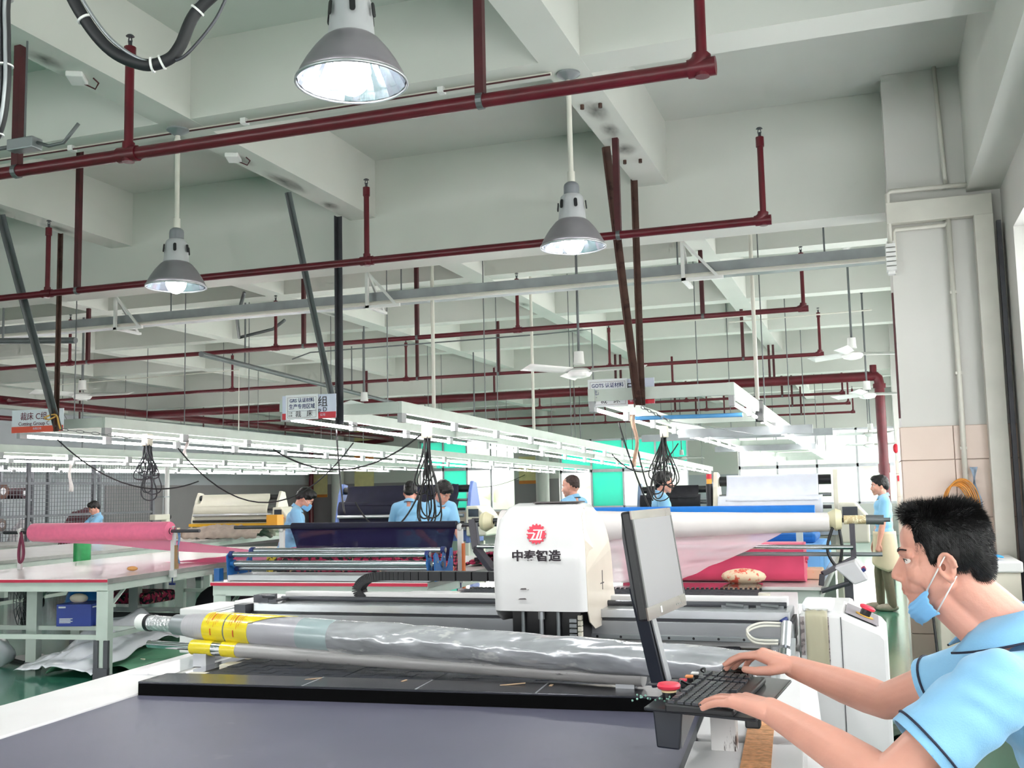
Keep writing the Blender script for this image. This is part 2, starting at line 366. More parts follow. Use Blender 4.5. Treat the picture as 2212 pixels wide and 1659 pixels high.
onething('clamp_rack','toothed white insulator rack at the end of the cable tray','insulator',
   (lambda b:[b.box(.18,.25,8.16,8.29,3.1+.035*k,3.125+.035*k) for k in range(6)] and b)(MB()).box(.19,.24,8.22,8.29,3.08,3.33),M_['white'])
t=thing('cloth_rag','grey blue cloth strip hanging from the conduit on the column','rag')
drape(lambda u,v:V(.66+.05*u+.02*math.sin(6*v+3*u),8.2+.015*math.sin(9*u+4*v),1.62-.33*v),6,12,'cloth',mat('grey_blue_rag','9fb0c4',.9,var=.2,vscale=30),t)
# ------------------------------------------------------------------ cable tray behind the girder
t=thing('cable_tray','long grey galvanised cable tray slung behind the deep girder','cable tray')
MB().box(-13,.2,9.30,9.33,3.42,3.53).box(-13,.2,9.30,9.52,3.42,3.435).build('channel',M_['galv'],t)
MB().tube([(-13,9.27,3.415),(.2,9.27,3.415)],.02).build('white_conduit',M_['pvc'],t)
for x in (-7.7,-4.65,-1.5):
    br=MB().box(x-.03,x+.0,9.2,9.23,3.36,3.80).box(x-.03,x+.01,9.2,9.62,3.36,3.385); br.bar((x-.01,9.22,3.72),(x-.01,9.58,3.38),.02,.03)
    br.bar((x-.01,9.22,3.72),(x+.30,9.22,3.37),.02,.025); br.box(x-.03,x+.34,9.2,9.235,3.355,3.385)
    br.build('bracket',M_['white'],t)
for x in (-10.4,-7.17,-4.4,-1.6,-.3): MB().cyl((x,9.45,3.5),(x,9.45,ZC),.008,n=6).build('hanger_rod',M_['galvd'],t)
# thin conduits and wires clipped to the beams
for a,bb,l in (((-12,5.98,4.085),(-1.75,5.98,4.085),'thin white conduit clipped under the cross beam beside the lamps'),((-9,9.7,4.0),(-.2,9.7,4.0),'thin white conduit running above the grey cable tray')):
    t=thing('ceiling_conduit',l,'conduit'); MB().tube([a,bb],.012).build('pipe',M_['pvc'],t)
    MB().tube([(a[0],a[1]-.02,a[2]-.012),(bb[0],bb[1]-.02,bb[2]-.012)],.006).build('wire',M_['redd'],t)
    for k in range(7):
        x=a[0]+(bb[0]-a[0])*(k+.5)/7; MB().box(x-.02,x+.02,a[1]-.035,a[1]+.02,a[2]-.02,a[2]+.018).build('clip',M_['white'],t)
# ------------------------------------------------------------------ sprinkler pipes
def sprinkler_run(y, z, r, x0, x1, heads, straps, label, elbow=True):
    t=thing('sprinkler_pipe',label,'pipe')
    MB().cyl((x0,y,z),(x1 if not elbow else x1-.02,y,z),r,n=14).build('run',M_['red'],t,smooth=40)
    hs=list(heads)
    if elbow:
        pts=[(x1-.06+.06*math.sin(a),y,z+.06-.06*math.cos(a)) for a in [R(15*i) for i in range(7)]]
        MB().tube(pts,r*1.25,n=14).build('elbow',M_['red'],t,smooth=40); hs.append(x1)
    for x in hs:
        d=MB().cyl((x,y,z),(x,y,z+.55),r*.72,n=12).cyl((x,y,z+.53),(x,y,z+.60),r*.95,n=12)
        d=d.build('drop_pipe',M_['red'],t,smooth=40)
        MB().cyl((x,y,z-r*1.25),(x,y,z+r*1.9),r*.98,n=12).cyl((x-r*1.8,y,z),(x+r*1.8,y,z),r*1.25,n=12).build('tee_joint',M_['red'],t,smooth=40)
        MB().cyl((x,y,z+.6),(x,y,z+.635),.011,n=8).bar((x-.012,y,z+.63),(x-.006,y,z+.665),.005).bar((x+.012,y,z+.63),(x+.006,y,z+.665),.005).cyl((x,y,z+.662),(x,y,z+.67),.024,.016,n=10).build('sprinkler_head',M_['steel'],t)
    for x in straps:
        MB().box(x-.022,x+.022,y-.022,y+.022,z+r*.9,4.11 if abs(min(BX,key=lambda q:abs(q-x))-x)<.14 else ZC).build('strap_bar',M_['redd'],t)
        MB().cyl((x-.015,y,z),(x+.015,y,z),r*1.18,n=14).build('clamp_band',M_['galvd'],t)
    return t
Z=3.37
sprinkler_run(4.5,Z,.034,-15.3,-.62,[-3.70,-6.9],[-1.67,-4.46],'thick dark red sprinkler pipe crossing nearest, under the big pendant lamp')
sprinkler_run(7.35,Z,.030,-15.3,-.63,[-3.72,-6.90,-10.1],[-1.67,-6.57,-9.9],'dark red sprinkler pipe crossing in front of the deep girder')
sprinkler_run(11.3,Z,.028,-15.3,-.60,[-3.79,-7.0,-10.2],[-1.66,-6.6,-5.06,-9.9],'dark red sprinkler pipe just past the grey cable tray')
sprinkler_run(15.4,Z,.028,-15.3,-.62,[-3.7,-7.1,-10.4],[-1.70,-6.9,-5.5],'dark red sprinkler pipe crossing between tray and thick main')
sprinkler_run(22.3,Z,.028,-15.3,-.5,[-3.7,-7.0],[-1.7,-4.46],'slim red sprinkler pipe just beyond the thick main pipe')
sprinkler_run(25.2,Z,.028,-15.3,-.45,[-3.7,-7.0],[-1.7,-4.46],'slim red sprinkler pipe second beyond the thick main pipe')
sprinkler_run(28.4,Z,.028,-15.3,-.4,[-3.7,-7.0],[-1.7,-4.46],'slim red sprinkler pipe nearest the far window wall')
t=thing('main_water_pipe','thick red main water pipe with a riser by the far column','pipe')
MB().cyl((-15.4,19.6,3.42),(.08,19.6,3.42),.085,n=16).build('run',M_['red'],t,smooth=40)
MB().tube([(.08,19.6,3.42),(.14,19.6,3.415),(.175,19.6,3.38),(.19,19.6,3.30),(.19,19.6,0)],.085,n=16).build('riser',M_['red'],t,smooth=40)
MB().cyl((.19,19.6,3.2),(.19,19.6,3.28),.11,n=16).build('collar',M_['red'],t,smooth=40); MB().cyl((.19,19.6,1.7),(.19,19.6,1.86),.1,n=16).build('collar',M_['red'],t,smooth=40)
MB().cyl((.1,19.6,3.42),(.1,19.6,3.62),.06,n=12).build('stub',M_['red'],t,smooth=40)
for x in (-3.5,-7.1,-10.8): MB().cyl((x,19.6,3.42),(x,19.6,4.0),.022,n=10).build('drop_pipe',M_['red'],t)
for x in (-1.7,-1.62,-4.6,-4.5,-9.95): MB().box(x-.02,x+.02,19.58,19.62,3.42,4.11).build('strap_bar',M_['redd'],t)
t=thing('header_pipe','thick red header pipe running lengthwise along the storage cage','pipe')
MB().cyl((-15.5,2,3.48),(-15.5,32,3.40),.085,n=16).build('run',M_['red'],t,smooth=40)
MB().tube([(-15.5,32,3.4),(-15.5,32.4,3.38),(-16.5,32.6,3.3),(-18.6,32.6,3.2),(-18.75,32.6,3.0),(-18.75,32.6,0)],.085,n=14).build('riser',M_['red'],t,smooth=40)
for y in (4.5,7.35,11.3,15.4,19.6,22.3,25.2,28.4): MB().cyl((-15.6,y,3.43),(-15.3,y,3.40),.06,n=12).build('branch_joint',M_['red'],t)
t=thing('header_pipe','slimmer second red header pipe behind the thick one','pipe')
MB().cyl((-16.4,6,3.2),(-16.4,32,3.2),.05,n=14).build('run',M_['red'],t,smooth=40)
for y in (14,18.5,23,27): MB().cyl((-16.4,y,3.2),(-16.4,y,ZC),.018,n=8).build('hanger_rod',M_['redd'],t)
t=thing('red_alarm_bell','small round red alarm bell on the far column','alarm bell',(.42,20.55,2.15))
MB().sph((0,0,0),(.05,.07,.09)).build('bell',M_['signr'],t,smooth=True); MB().box(0,.03,-.04,.04,-.6,-.5).build('switch_box',M_['signr'],t)
# ------------------------------------------------------------------ grey rail pipes under the beams
t=thing('rail_pipe','grey steel rail pipe hanging lengthwise above the middle table','rail pipe')
MB().cyl((-7.6,10.6,3.25),(-9.6,23.0,3.35),.035,n=12).build('run',M_['galvd'],t,smooth=40)
for k in range(3):
    f=(.1,.45,.85)[k]; p=V(-7.6,10.6,3.25).lerp(V(-9.6,23.0,3.35),f); MB().cyl(p,(p.x,p.y,4.1),.012,n=8).build('hanger',M_['galvd'],t)
t=thing('rail_pipe','grey steel rail pipe end poking in by the group C bars','rail pipe')
MB().cyl((-9.6,8.9,3.32),(-8.05,9.0,3.24),.035,n=12).build('run',M_['galvd'],t,smooth=40); MB().cyl((-9.0,8.95,3.3),(-9.0,8.95,4.65),.012,n=8).build('hanger',M_['galvd'],t)
t=thing('cable_loop','dark cable drooping under the beam near the grey rail','cable')
MB().tube([(-7.3,12.0,3.85),(-7.6,12.2,3.78),(-8.2,12.3,3.72),(-7.5,11.2,3.78),(-7.0,10.6,3.95)],.022).build('run',M_['galvd'],t,smooth=True)
# ------------------------------------------------------------------ pendant lamps
def pendant():
    t=thing('pendant_lamp','x','lamp')
    MB().lathe([(.0,4.1),(.075,4.1),(.075,4.09),(.04,4.065),(.02,4.055),(0,4.05)],(0,0,-3),n=20).build('ceiling_rose',M_['galv'],t,smooth=40)
    MB().cyl((0,0,.42),(0,0,1.06),.0165,n=12).cyl((0,0,.40),(0,0,.47),.024,n=12).cyl((0,0,.97),(0,0,1.03),.022,n=12).build('stem',M_['pvc'],t,smooth=40)
    MB().lathe([(.0,.405),(.03,.402),(.044,.39),(.048,.375),(.048,.32),(.0,.32)],n=20).build('socket',M_['lamps'],t,smooth=40)
    nk=MB().lathe([(.0,.325),(.055,.323),(.068,.31),(.074,.29),(.084,.18),(.088,.162),(.0,.162)],n=24).build('neck',M_['lampn'],t,smooth=40)
    for k in range(6):
        a=2*PI*k/6; M=Matrix.Rotation(a,4,'Z'); s=MB()
        s.prism([M@V(.085+(0.0 if z>.25 else .004),x,z) for x,z in [(.011*math.cos(q),.255+.028*(1 if math.sin(q)>0 else -1)*.6+.011*math.sin(q)) for q in [2*PI*i/12 for i in range(12)]]],M@V(.004,0,0))
        s.build('vent_slot',M_['black'],nk)
    n=40; prof=[(.080,.168),(.104,.150),(.136,.112),(.164,.070),(.186,.030),(.199,.0)]
    MB().lathe(prof,n=n).build('shade',M_['lamp'],t,smooth=True,solid=.003)
    MB().lathe([(.196,.004),(.203,.003),(.204,-.006),(.197,-.008),(.196,.004)],n=n).build('rim',M_['alu'],t,smooth=True)
    g=MB(); ip=[(.076,.162),(.100,.145),(.132,.108),(.160,.067),(.182,.028),(.195,.002)]
    for i,(r,z) in enumerate(ip):
        for k in range(n): q=r-(.004 if k%2 else 0); g.v.append((q*math.cos(2*PI*k/n),q*math.sin(2*PI*k/n),z))
    g.f=[(i*n+k,i*n+(k+1)%n,(i+1)*n+(k+1)%n,(i+1)*n+k) for i in range(len(ip)-1) for k in range(n)]
    g.build('reflector',mat('lamp_reflector','dfe6f4',.16,.9,var=.05),t)
    MB().sph((0,0,.035),(.070,.070,.085),n=16,m=10).build('bulb',M_['bulb'],t,smooth=True)
    return t
def lamp_light(t):     # the glow of the bulb itself
    d=bpy.data.lights.new('bulb_glow','SPOT'); d.energy=70; d.spot_size=R(150); d.spot_blend=.6; d.shadow_soft_size=.06; o=bpy.data.objects.new('bulb_glow',d); COL.objects.link(o); o.parent=t; o.location=(0,0,-.07)
LP=pendant()
lamps=[((-1.70,3.25,3.0),'largest and nearest lit dome pendant lamp, top centre'),((-1.66,6.05,3.0),'lit dome pendant lamp hanging in front of the rusty bars'),((-4.40,5.85,2.95),'lit dome pendant lamp above the group C frame'),
 ((-4.46,3.0,3.0),None),((-7.2,3.0,3.0),None),((-7.2,5.9,3.0),None),((-1.66,.1,3.0),None),((-4.46,.1,3.0),None),((-7.2,.1,3.0),None),((-1.66,-2.9,3.0),None),((-4.46,-2.9,3.0),None)]  # entries without a label are unseen lamps added to light the hall
for i,(p,l) in enumerate(lamps):
    o=LP if i==0 else copy_tree(LP)
    o.location=p; o['label']=l or 'added dome pendant lamp outside the view, %s row across, %s'%(('near','middle','far')[round((-1.7-p[0])/2.76)],('level with the rusty bars','level with the big lamp','just behind the camera','well behind the camera')[round((6-p[1])/2.95)])
    o['group']='dome pendant lamps'
    if i==0: lamp_light(o)
# ------------------------------------------------------------------ hoses looping at the upper left corner
t=thing('cable_hose','thick black ribbed cable hose drooping in a loop from above','cable hose')
def hang(pts,n=40):
    P=[Vector(p) for p in pts]; out=[]; m=len(P)-1
    for i in range(n+1):
        s=i/n*m; k=min(int(s),m-1); f=s-k; p0=P[max(k-1,0)];p1=P[k];p2=P[k+1];p3=P[min(k+2,m)]
        out.append(.5*((2*p1)+(p2-p0)*f+(2*p0-5*p1+4*p2-p3)*f*f+(-p0+3*p1-3*p2+p3)*f**3))
    return out
HP=[(-1.80,1.90,2.86),(-1.745,1.92,2.71),(-1.68,1.96,2.60),(-1.60,1.99,2.555),(-1.545,2.01,2.565),(-1.515,2.02,2.60),(-1.48,2.03,2.68),(-1.40,2.05,2.76),(-1.3,2.07,2.9)]
MB().tube(hang(HP,60),.0145,n=14).build('hose',M_['rubber'],t,smooth=True)
MB().tube(hang([(p[0]+.012,p[1]-.005,p[2]+.013+.012*math.sin(i*1.3)) for i,p in enumerate(HP)],60),.0042,n=8).build('grey_wire',M_['galv'],t,smooth=True)
MB().tube(hang([(-1.52,2.01,2.56),(-1.49,2.02,2.58),(-1.43,2.04,2.66),(-1.38,2.05,2.76),(-1.3,2.06,2.86)],40),.004,n=8).build('grey_wire',M_['steel'],t,smooth=True)
for f in (.17,.42,.47,.76):
    q=hang(HP,100); p=q[int(f*100)]; d=(q[int(f*100)+1]-q[int(f*100)-1]).normalized(); MB().cyl(p-d*.0025,p+d*.0025,.0185,n=14).build('cable_tie',M_['white'],t)
t=thing('cable_hose','bundle of black hose and wires curving at the top left edge','cable hose')
HQ=[(-1.86,1.86,2.86),(-1.898,1.87,2.72),(-1.905,1.88,2.62),(-1.912,1.89,2.50),(-1.945,1.9,2.40),(-2.05,1.92,2.33)]
for i,(dx,r,m) in enumerate(((0,.010,'rubber'),(-.013,.006,'steel'),(.007,.0045,'galv'),(-.022,.008,'rubber'))):
    MB().tube(hang([(p[0]+dx,p[1]-.006*i,p[2]) for p in HQ],40),r,n=10).build(('hose','wire','wire','hose')[i],M_[m],t,smooth=True)
for f in (.2,.5,.8):
    q=hang(HQ,100)[int(f*100)]; MB().cyl(q+V(-.008,0,-.002),q+V(-.008,0,.002),.021,n=14).build('cable_tie',M_['white'],t)
t=thing('junction_box','rusty junction box with bent steel conduit left of the nearest lamp','junction box')
MB().box(-4.46,-4.28,4.42,4.5,3.465,3.53).build('box',M_['galv'],t,bevel=.006)
MB().tube([(-6,4.46,3.5),(-4.45,4.46,3.5)],.012).tube([(-4.28,4.46,3.5),(-4.2,4.46,3.47),(-4.1,4.46,3.475),(-4.0,4.46,3.57)],.010).build('conduit',M_['galvd'],t,smooth=True)
MB().cyl((-4.37,4.46,3.53),(-4.37,4.46,4.65),.006,n=6).build('hanger_rod',M_['galvd'],t)
# ------------------------------------------------------------------ fluorescent light frames
def light_frame(label, xl, xr, yl, yr, y1, z, slope, rods, white_rods=()):
    t=thing('light_frame',label,'light frame',(0,0,0))
    zz=lambda y: z+slope*(y-8.5)
    hmesh=MB().box(-.022,.022,-.05,.05,-.072,.014).mesh('tube_holder'); hmesh.materials.append(M_.setdefault('holder',mat('tube_holder_grey','a9abad',.5)))
    L=1.15; tm=MB().cyl((0,-L/2,0),(0,L/2,0),.0165,n=7).mesh('fluorescent_tube'); tm.materials.append(M_['tube']); tm.shade_smooth()
    for x,y0,sd in ((xl,yl,-1),(xr,yr,1)):
        MB().bar((x,y0,zz(y0)+.105),(x,y1,zz(y1)+.105),.055,.105).build('rail',M_['frame'],t)
        y=y0+.06
        put('tube_holder',hmesh,None,t,loc=(x,y,zz(y)+.04))
        while y+1.27<y1:
            o=put('fluorescent_tube',tm,None,t,loc=(x,y+.635,zz(y+.635)-.006)); o.rotation_euler=(math.atan(slope),0,0)
            y+=1.27
            put('tube_holder',hmesh,None,t,loc=(x,y,zz(y)+.04))
        for r in rods: MB().cyl((x,r+.35*sd,zz(r)+.15),(x,r+.35*sd,4.64),.0065,n=6).build('hanger_rod',M_['galvd'],t)
    for r in white_rods: MB().cyl((xr,r,zz(r)+.15),(xr,r,4.64),.02,n=8).build('hanger_pipe',M_['pvc'],t)
    ys=[max(yl,yr)+.02]; k=ys[0]+3.4
    while k<y1: ys.append(k); k+=3.4
    for y in ys: MB().box(xl,xr,y-.028,y+.028,zz(y)+.055,zz(y)+.155).build('crossbar',M_['frame'],t)
    return t
light_frame('nearest pair of tube light rails beside the column, ending at the group E sign',-2.2,-1.05,8.45,8.5,29.5,2.2,-.004,(11,14.6,18,22,26),(10.6,))
light_frame('tube light rails carrying the certification paper and group D sign',-4.9,-4.04,8.02,8.6,28.0,2.2,-.016,(10.5,14,18,22,26),(9.4,12.6))
light_frame('tube light rails hung behind the group C sign',-8.27,-7.35,8.45,8.62,28.0,2.2,-.010,(9.6,13,16.5,20,24),())
light_frame('tube light rails over the table with the cream spreader',-11.97,-10.89,9.5,9.5,25.4,2.13,-.001,(12,15.5,19,23),())
light_frame('farthest tube light rails in front of the wire cage',-16.1,-15.06,12.5,12.5,28.0,2.13,.002,(14,18,22,26),())
# ------------------------------------------------------------------ rusty and grey suspension bars at the frame ends
def bar_thing(label,a,b,m,w=.05,th=.006,bolt=True):
    t=thing('suspension_bar',label,'steel bar'); a=Vector(a); b=Vector(b)
    sd=V(1,0,0)
    # angle iron: two thin flanges along the length
    d=(b-a).normalized(); s1=(sd-d*sd.dot(d)).normalized(); s2=d.cross(s1).normalized()
    for (p,q,nm) in ((s1,s2,'flange'),(s2,s1,'flange')):
        vs=[e+p*(u*w)+q*(v*th) for e in (a,b) for u,v in ((0,0),(1,0),(1,1),(0,1))]
        MB().add(vs,[(3,2,1,0),(4,5,6,7),(0,1,5,4),(1,2,6,5),(2,3,7,6),(3,0,4,7)]).build(nm,m,t)
    if bolt: MB().cyl(b+s2*-.01-d*.05,b+s2*.02-d*.05,.012,n=8).build('bolt',M_['galvd'],t)
    return t
bar_thing('upright dark rusty angle bar between beam and group E frame',(-1.79,8.45,4.1),(-1.79,8.45,2.2),M_['rust'],.05)
bar_thing('slanting dark rusty angle bar down to the group E sign',(-1.80,7.5,4.1),(-1.81,8.38,2.2),M_['rust'],.055)
bar_thing('upright black angle bar between beam and group D frame',(-4.60,8.48,4.1),(-4.585,8.46,2.16),M_['steel'],.055)
bar_thing('slanting grey angle bar down to the group D sign',(-4.60,7.6,4.1),(-4.60,8.38,2.34),M_['galvd'],.042)
bar_thing('slanting grey steel bar down to the group C sign',(-7.31,7.2,4.1),(-7.36,8.02,2.2),M_['galvd'],.055)
bar_thing('upright brown steel bar beside the group C sign',(-7.33,7.96,4.1),(-7.33,7.96,2.18),M_['rust'],.035)
def chain(label,a,b,n=9):
    t=thing('tension_chain',label,'chain'); a=Vector(a); b=Vector(b)
    for i in range(n):
        p=a.lerp(b,i/n); q=a.lerp(b,(i+1.25)/n); m=(p+q)/2; d=(q-p); s,u=frame_of(d); s=(s if i%2 else u)
        pts=[m+d*(.45*math.cos(k*PI/4))+s*(.012*math.sin(k*PI/4)) for k in range(9)]
        MB().tube(pts,.0035,n=5).build('link',M_['galvd'],t)
    MB().tube([b,b.lerp(Vector((b.x+.5,b.y+1.8,b.z-.05)),1)],.003,n=5).build('tension_wire',M_['galvd'],t)
chain('short steel chain and wire below the group E bars',(-1.78,8.45,2.19),(-1.60,8.75,2.08))
chain('short steel chain and wire below the group D bars',(-4.56,8.48,2.17),(-4.30,8.75,2.10))
chain('short steel chain and wire below the group C bars',(-7.30,7.97,2.2),(-6.80,8.35,2.12))
t=thing('tie_rope','yellow cord knotted around the group C bars','cord')
MB().tube(hang([(-7.42,7.9,2.31),(-7.36,7.92,2.335),(-7.30,7.93,2.33),(-7.28,7.94,2.25),(-7.26,7.94,2.2)],20),.008,n=6).tube([(-7.42,7.92,2.30),(-7.36,7.9,2.29),(-7.31,7.93,2.32)],.008,n=6).build('cord',mat('yellow_cord','e0b060',.8),t,smooth=True)
# ------------------------------------------------------------------ hanging signs
def group_sign(label,x0,x1,y,z0,z1,board,band,bandh,rot=0):
    t=thing('hanging_sign',label,'sign',((x0+x1)/2,y,(z0+z1)/2),rot)
    w=(x1-x0)/2; h=(z1-z0)/2
    MB().box(-w,w,-.004,.004,-h,h).build('board',board,t)
    MB().box(-w,w,-.0062,-.004,-h,-h+bandh).build('colour_band',band,t)
    for x in (-w*.8,w*.8): MB().tube([(x,.004,h-.02),(x,.06,h-.03),(x,.12,h-.10)],.003,n=5).build('hook_wire',M_['galvd'],t)
    return t,w,h
T0=lambda x,z,y=-.0075: Matrix.Translation((x,y,z))@Matrix.Rotation(R(90),4,'X')
t,w,h=group_sign('pale hanging sign reading cutting group C with an orange band',-8.24,-7.62,8.36,2.215,2.445,M_['signw'],M_['signo'],.062,R(3))
text('lettering','裁床 C组',.086,T0(-.045,.042),M_['maroon'],t,sx=.95); text('lettering','Cutting Group C',.054,T0(-.04,-.028),M_['maroon'],t)
text('lettering','有限公司',.026,T0(.0,-.080),M_['signl'],t)
t,w,h=group_sign('lilac hanging sign for group D half covered by a pinned paper',-4.88,-4.36,8.0,2.185,2.395,M_['signl'],M_['signr'],.055,R(2))
text('lettering','组',.098,T0(.135,.035),M_['inkd'],t); text('lettering','up D',.055,T0(.12,-.030),M_['inkd'],t); text('lettering','公司',.026,T0(.135,-.075),M_['signl'],t)
def notice(label,head,x0,x1,y,z0,z1,rot):
    t=thing('paper_notice',label,'paper notice',((x0+x1)/2,y,(z0+z1)/2),rot); w=(x1-x0)/2; h=(z1-z0)/2
    MB().box(-w,w,-.001,.001,-h,h).build('sheet',M_['paper'],t)
    f=MB(); q=.0016
    for a,b,c,d in ((-w+.018,w-.018,h-.024,h-.022),(-w+.018,w-.018,-h+.018,-h+.020),(-w+.018,-w+.020,-h+.018,h-.022),(w-.020,w-.018,-h+.018,h-.022)): f.box(a,b,-q,-.0009,c,d)
    f.build('border_line',M_['maroon'],t)
    MB().box(-w+.018,w-.018,-q,-.0009,-h*.31,-h*.29).build('rule_line',M_['ink'],t)
    T=lambda x,z: T0(x,z,-.002)
    text('lettering',head,.043,T(0,h*.52),M_['ink'],t,bold=.0006,sx=.92); text('lettering','生产专用区域',.047,T(0,h*.03),M_['ink'],t,bold=.0006,sx=.9)
    text('lettering','工序',.020,T(-w+.045,-h*.45),M_['inkd'],t); text('lettering','名称',.020,T(-w+.045,-h*.68),M_['inkd'],t)
    text('handwriting','裁',.06,T(-.035,-h*.58),M_['inkd'],t); text('handwriting','床',.06,T(.075,-h*.56),M_['inkd'],t)
notice('white paper headed GRS pinned over the group D sign','GRS 认证材料',-4.84,-4.525,7.985,2.18,2.40,R(2))
t,w,h=group_sign('lilac hanging sign for group E crossed by rusty bars',-2.0,-1.68,8.54,2.22,2.435,M_['signl'],M_['signr'],.055,R(2))
text('lettering','E组',.092,T0(-.005,.035),M_['inkd'],t); text('lettering','oup E',.055,T0(-.0,-.028),M_['inkd'],t); text('lettering','有限公司',.026,T0(.0,-.078),M_['signl'],t)
notice('white paper headed GOTS pinned beside the rusty bars','GOTS 认证材料',-2.235,-1.90,8.5,2.205,2.44,R(4))
# ------------------------------------------------------------------ ceiling fans
def fan(label,x,y,z,top,ang,blen=.58,canopy='white'):
    t=thing('ceiling_fan',label,'ceiling fan',(x,y,z))
    MB().cyl((0,0,.18),(0,0,top-z),.014,n=10).build('down_rod',M_['galvd'],t,smooth=40)
    MB().lathe([(0,top-z),(.06,top-z),(.055,top-z-.05),(.02,top-z-.11),(0,top-z-.11)],n=16).build('canopy',M_[canopy],t,smooth=40)
    MB().lathe([(0,.24),(.05,.235),(.055,.14),(.062,.1),(.0,.1)],n=16).build('motor_cap',M_['white'],t,smooth=40)
    MB().lathe([(0,.06),(.09,.055),(.13,.03),(.135,.005),(.11,-.03),(.05,-.045),(0,-.047)],n=24).build('motor_housing',M_['white'],t,smooth=40)
    for k in range(3):
        a=ang+2*PI*k/3; M=Matrix.Rotation(a,4,'Z')
        def bl(u,v): 
            xx=.12+(blen)*u; w=.05+.035*u; p=M@V(xx,(v-.5)*2*w,.03+(v-.5)*.05); return p
        MB().grid(bl,6,3).build('blade',M_['white'],t,solid=.004,smooth=True)
fan('white ceiling fan nearest the column with one blade tilted upward',-.17,14.0,3.15,4.62,R(20))
fan('white ceiling fan hanging left of the group E sign',-2.88,10.6,2.74,4.62,R(-4),.6)
fan('white ceiling fan hanging past the group C bars',-10.6,12.0,2.99,4.62,R(12),.62)
fan('white ceiling fan partly behind the group D bars',-7.3,14.3,2.84,4.62,R(35),.6)
fan('grey ceiling fan with a dark canopy near the red riser',-.02,17.2,2.88,4.62,R(15),.6,'steel')
fan('small distant ceiling fan low beside the red riser',.0,23.5,2.55,4.62,R(70))
fan('small distant ceiling fan over the far end of the aisle',-.05,27.5,2.45,4.62,R(100))
fan('ceiling fan hanging beyond the white hanger pipes',-7.0,18.2,2.62,4.62,R(-20))
fan('distant ceiling fan right below the certification papers line',-6.7,24.6,2.45,4.62,R(5))
fan('distant ceiling fan in front of the green windows',-4.9,28.4,2.3,4.62,R(45))
# thin conduits zigzagging under the far ceiling
for k,(pts,l) in enumerate((([(-7.9,13.2,3.5),(-7.6,13.2,3.58),(-4.1,13.2,3.6),(-3.4,13.2,3.62),(-3.4,13.2,2.4)],'thin grey conduit feeding the fan by the group D bars'),([(-1.75,14.3,3.75),(.1,14.3,3.78)],'thin conduit feeding the fan nearest the column'),([(-14,15,3.6),(-10,15,3.65),(-10,15,2.3)],'thin white conduit dropping past the far left fan'),([(-2.35,13,3.6),(-1.2,13,3.62)],'thin conduit to the lamp base beside the group E sign'))):
    tag(MB().tube(pts,.010,n=6).build('ceiling_conduit',M_['galvd'] if k==0 else M_['pvc']),l,'conduit')
# ------------------------------------------------------------------ the cutting machine
M_['belt'] = mat('conveyor_belt','5c5b6d',.42,var=.05,vscale=3,wear='6a6878',wscale=3,wamt=.66)
M_['plate']= mat('dark_plate','33343b',.22,.4,var=.15,vscale=6,wear='6d6a6c',wscale=9,wamt=.74)
M_['brist']= mat('bristle','262a35',.6,var=.4,vscale=40,bump=1.0,bscale=260)
M_['body'] = mat('machine_white','dddcdc',.35,var=.02,wear='b5aca8',wscale=9,wamt=.80)
M_['hood'] = mat('hood_white','e2e1e1',.22,var=.02,coat=.3,vscale=2)
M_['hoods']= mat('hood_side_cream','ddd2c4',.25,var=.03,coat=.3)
M_['scuff']= mat('dark_scuff','5a5354',.7)
M_['logo'] = mat('logo_red','e23a52',.4,var=0)
M_['cream']= mat('cream_tab','d8d3c4',.5)
M_['hose'] = mat('grey_tube','a9adb0',.4)
MR = Matrix.Translation((-2.45,3.1,0))@Matrix.Rotation(R(4),4,'Z')
cm = thing('cutting_machine','large white fabric cutting machine with dark belt and hooded cutting head','cutting machine')
def mpart(mb,name,m,parent=cm,local=True,**k):
    if local: mb.v=[tuple(MR@Vector(p)) for p in mb.v]
    return mb.build(name,m,parent,**k)
mpart(MB().box(.0,1.93,-2.6,-.02,.80,.845),'conveyor_belt',M_['belt'])
mpart(MB().box(.0,1.93,-.03,.145,.884,.892),'transition_plate',M_['plate'],bevel=.002)
mpart(MB().box(.0,1.92,-.028,.14,.80,.884),'plate_edge',mat('matt_black_edge','030304',.8,var=0,spec=.1))
for x in (.62,1.02,1.42): mpart(MB().box(x-.003,x+.003,-.025,.143,.8915,.8926),'plate_seam',M_['alud'])
mpart(MB().box(.0,2.0,.145,3.55,.78,.855),'bed_base',M_['black'])
b=MB(); rnd=random.Random(3)
nx,ny=38,60
for j in range(ny):
    for i in range(nx):
        x=.11+i*.0495; y=.15+j*.0555; z=.877+rnd.random()*.0025
        b.box(x,x+.0482,y,y+.0525+.002*rnd.random(),.855,z)
o=mpart(b,'bristle_blocks',M_['brist'],raw=True); o['kind']='stuff'
for k in range(14):
    y=.2+k*.235
    mpart(MB().box(.02+.02*(k%2),.115,y,y+.075,.857,.874),'edge_tab',M_['cream']); mpart(MB().box(1.985,2.06,y,y+.075,.857,.874),'edge_tab',M_['cream'])
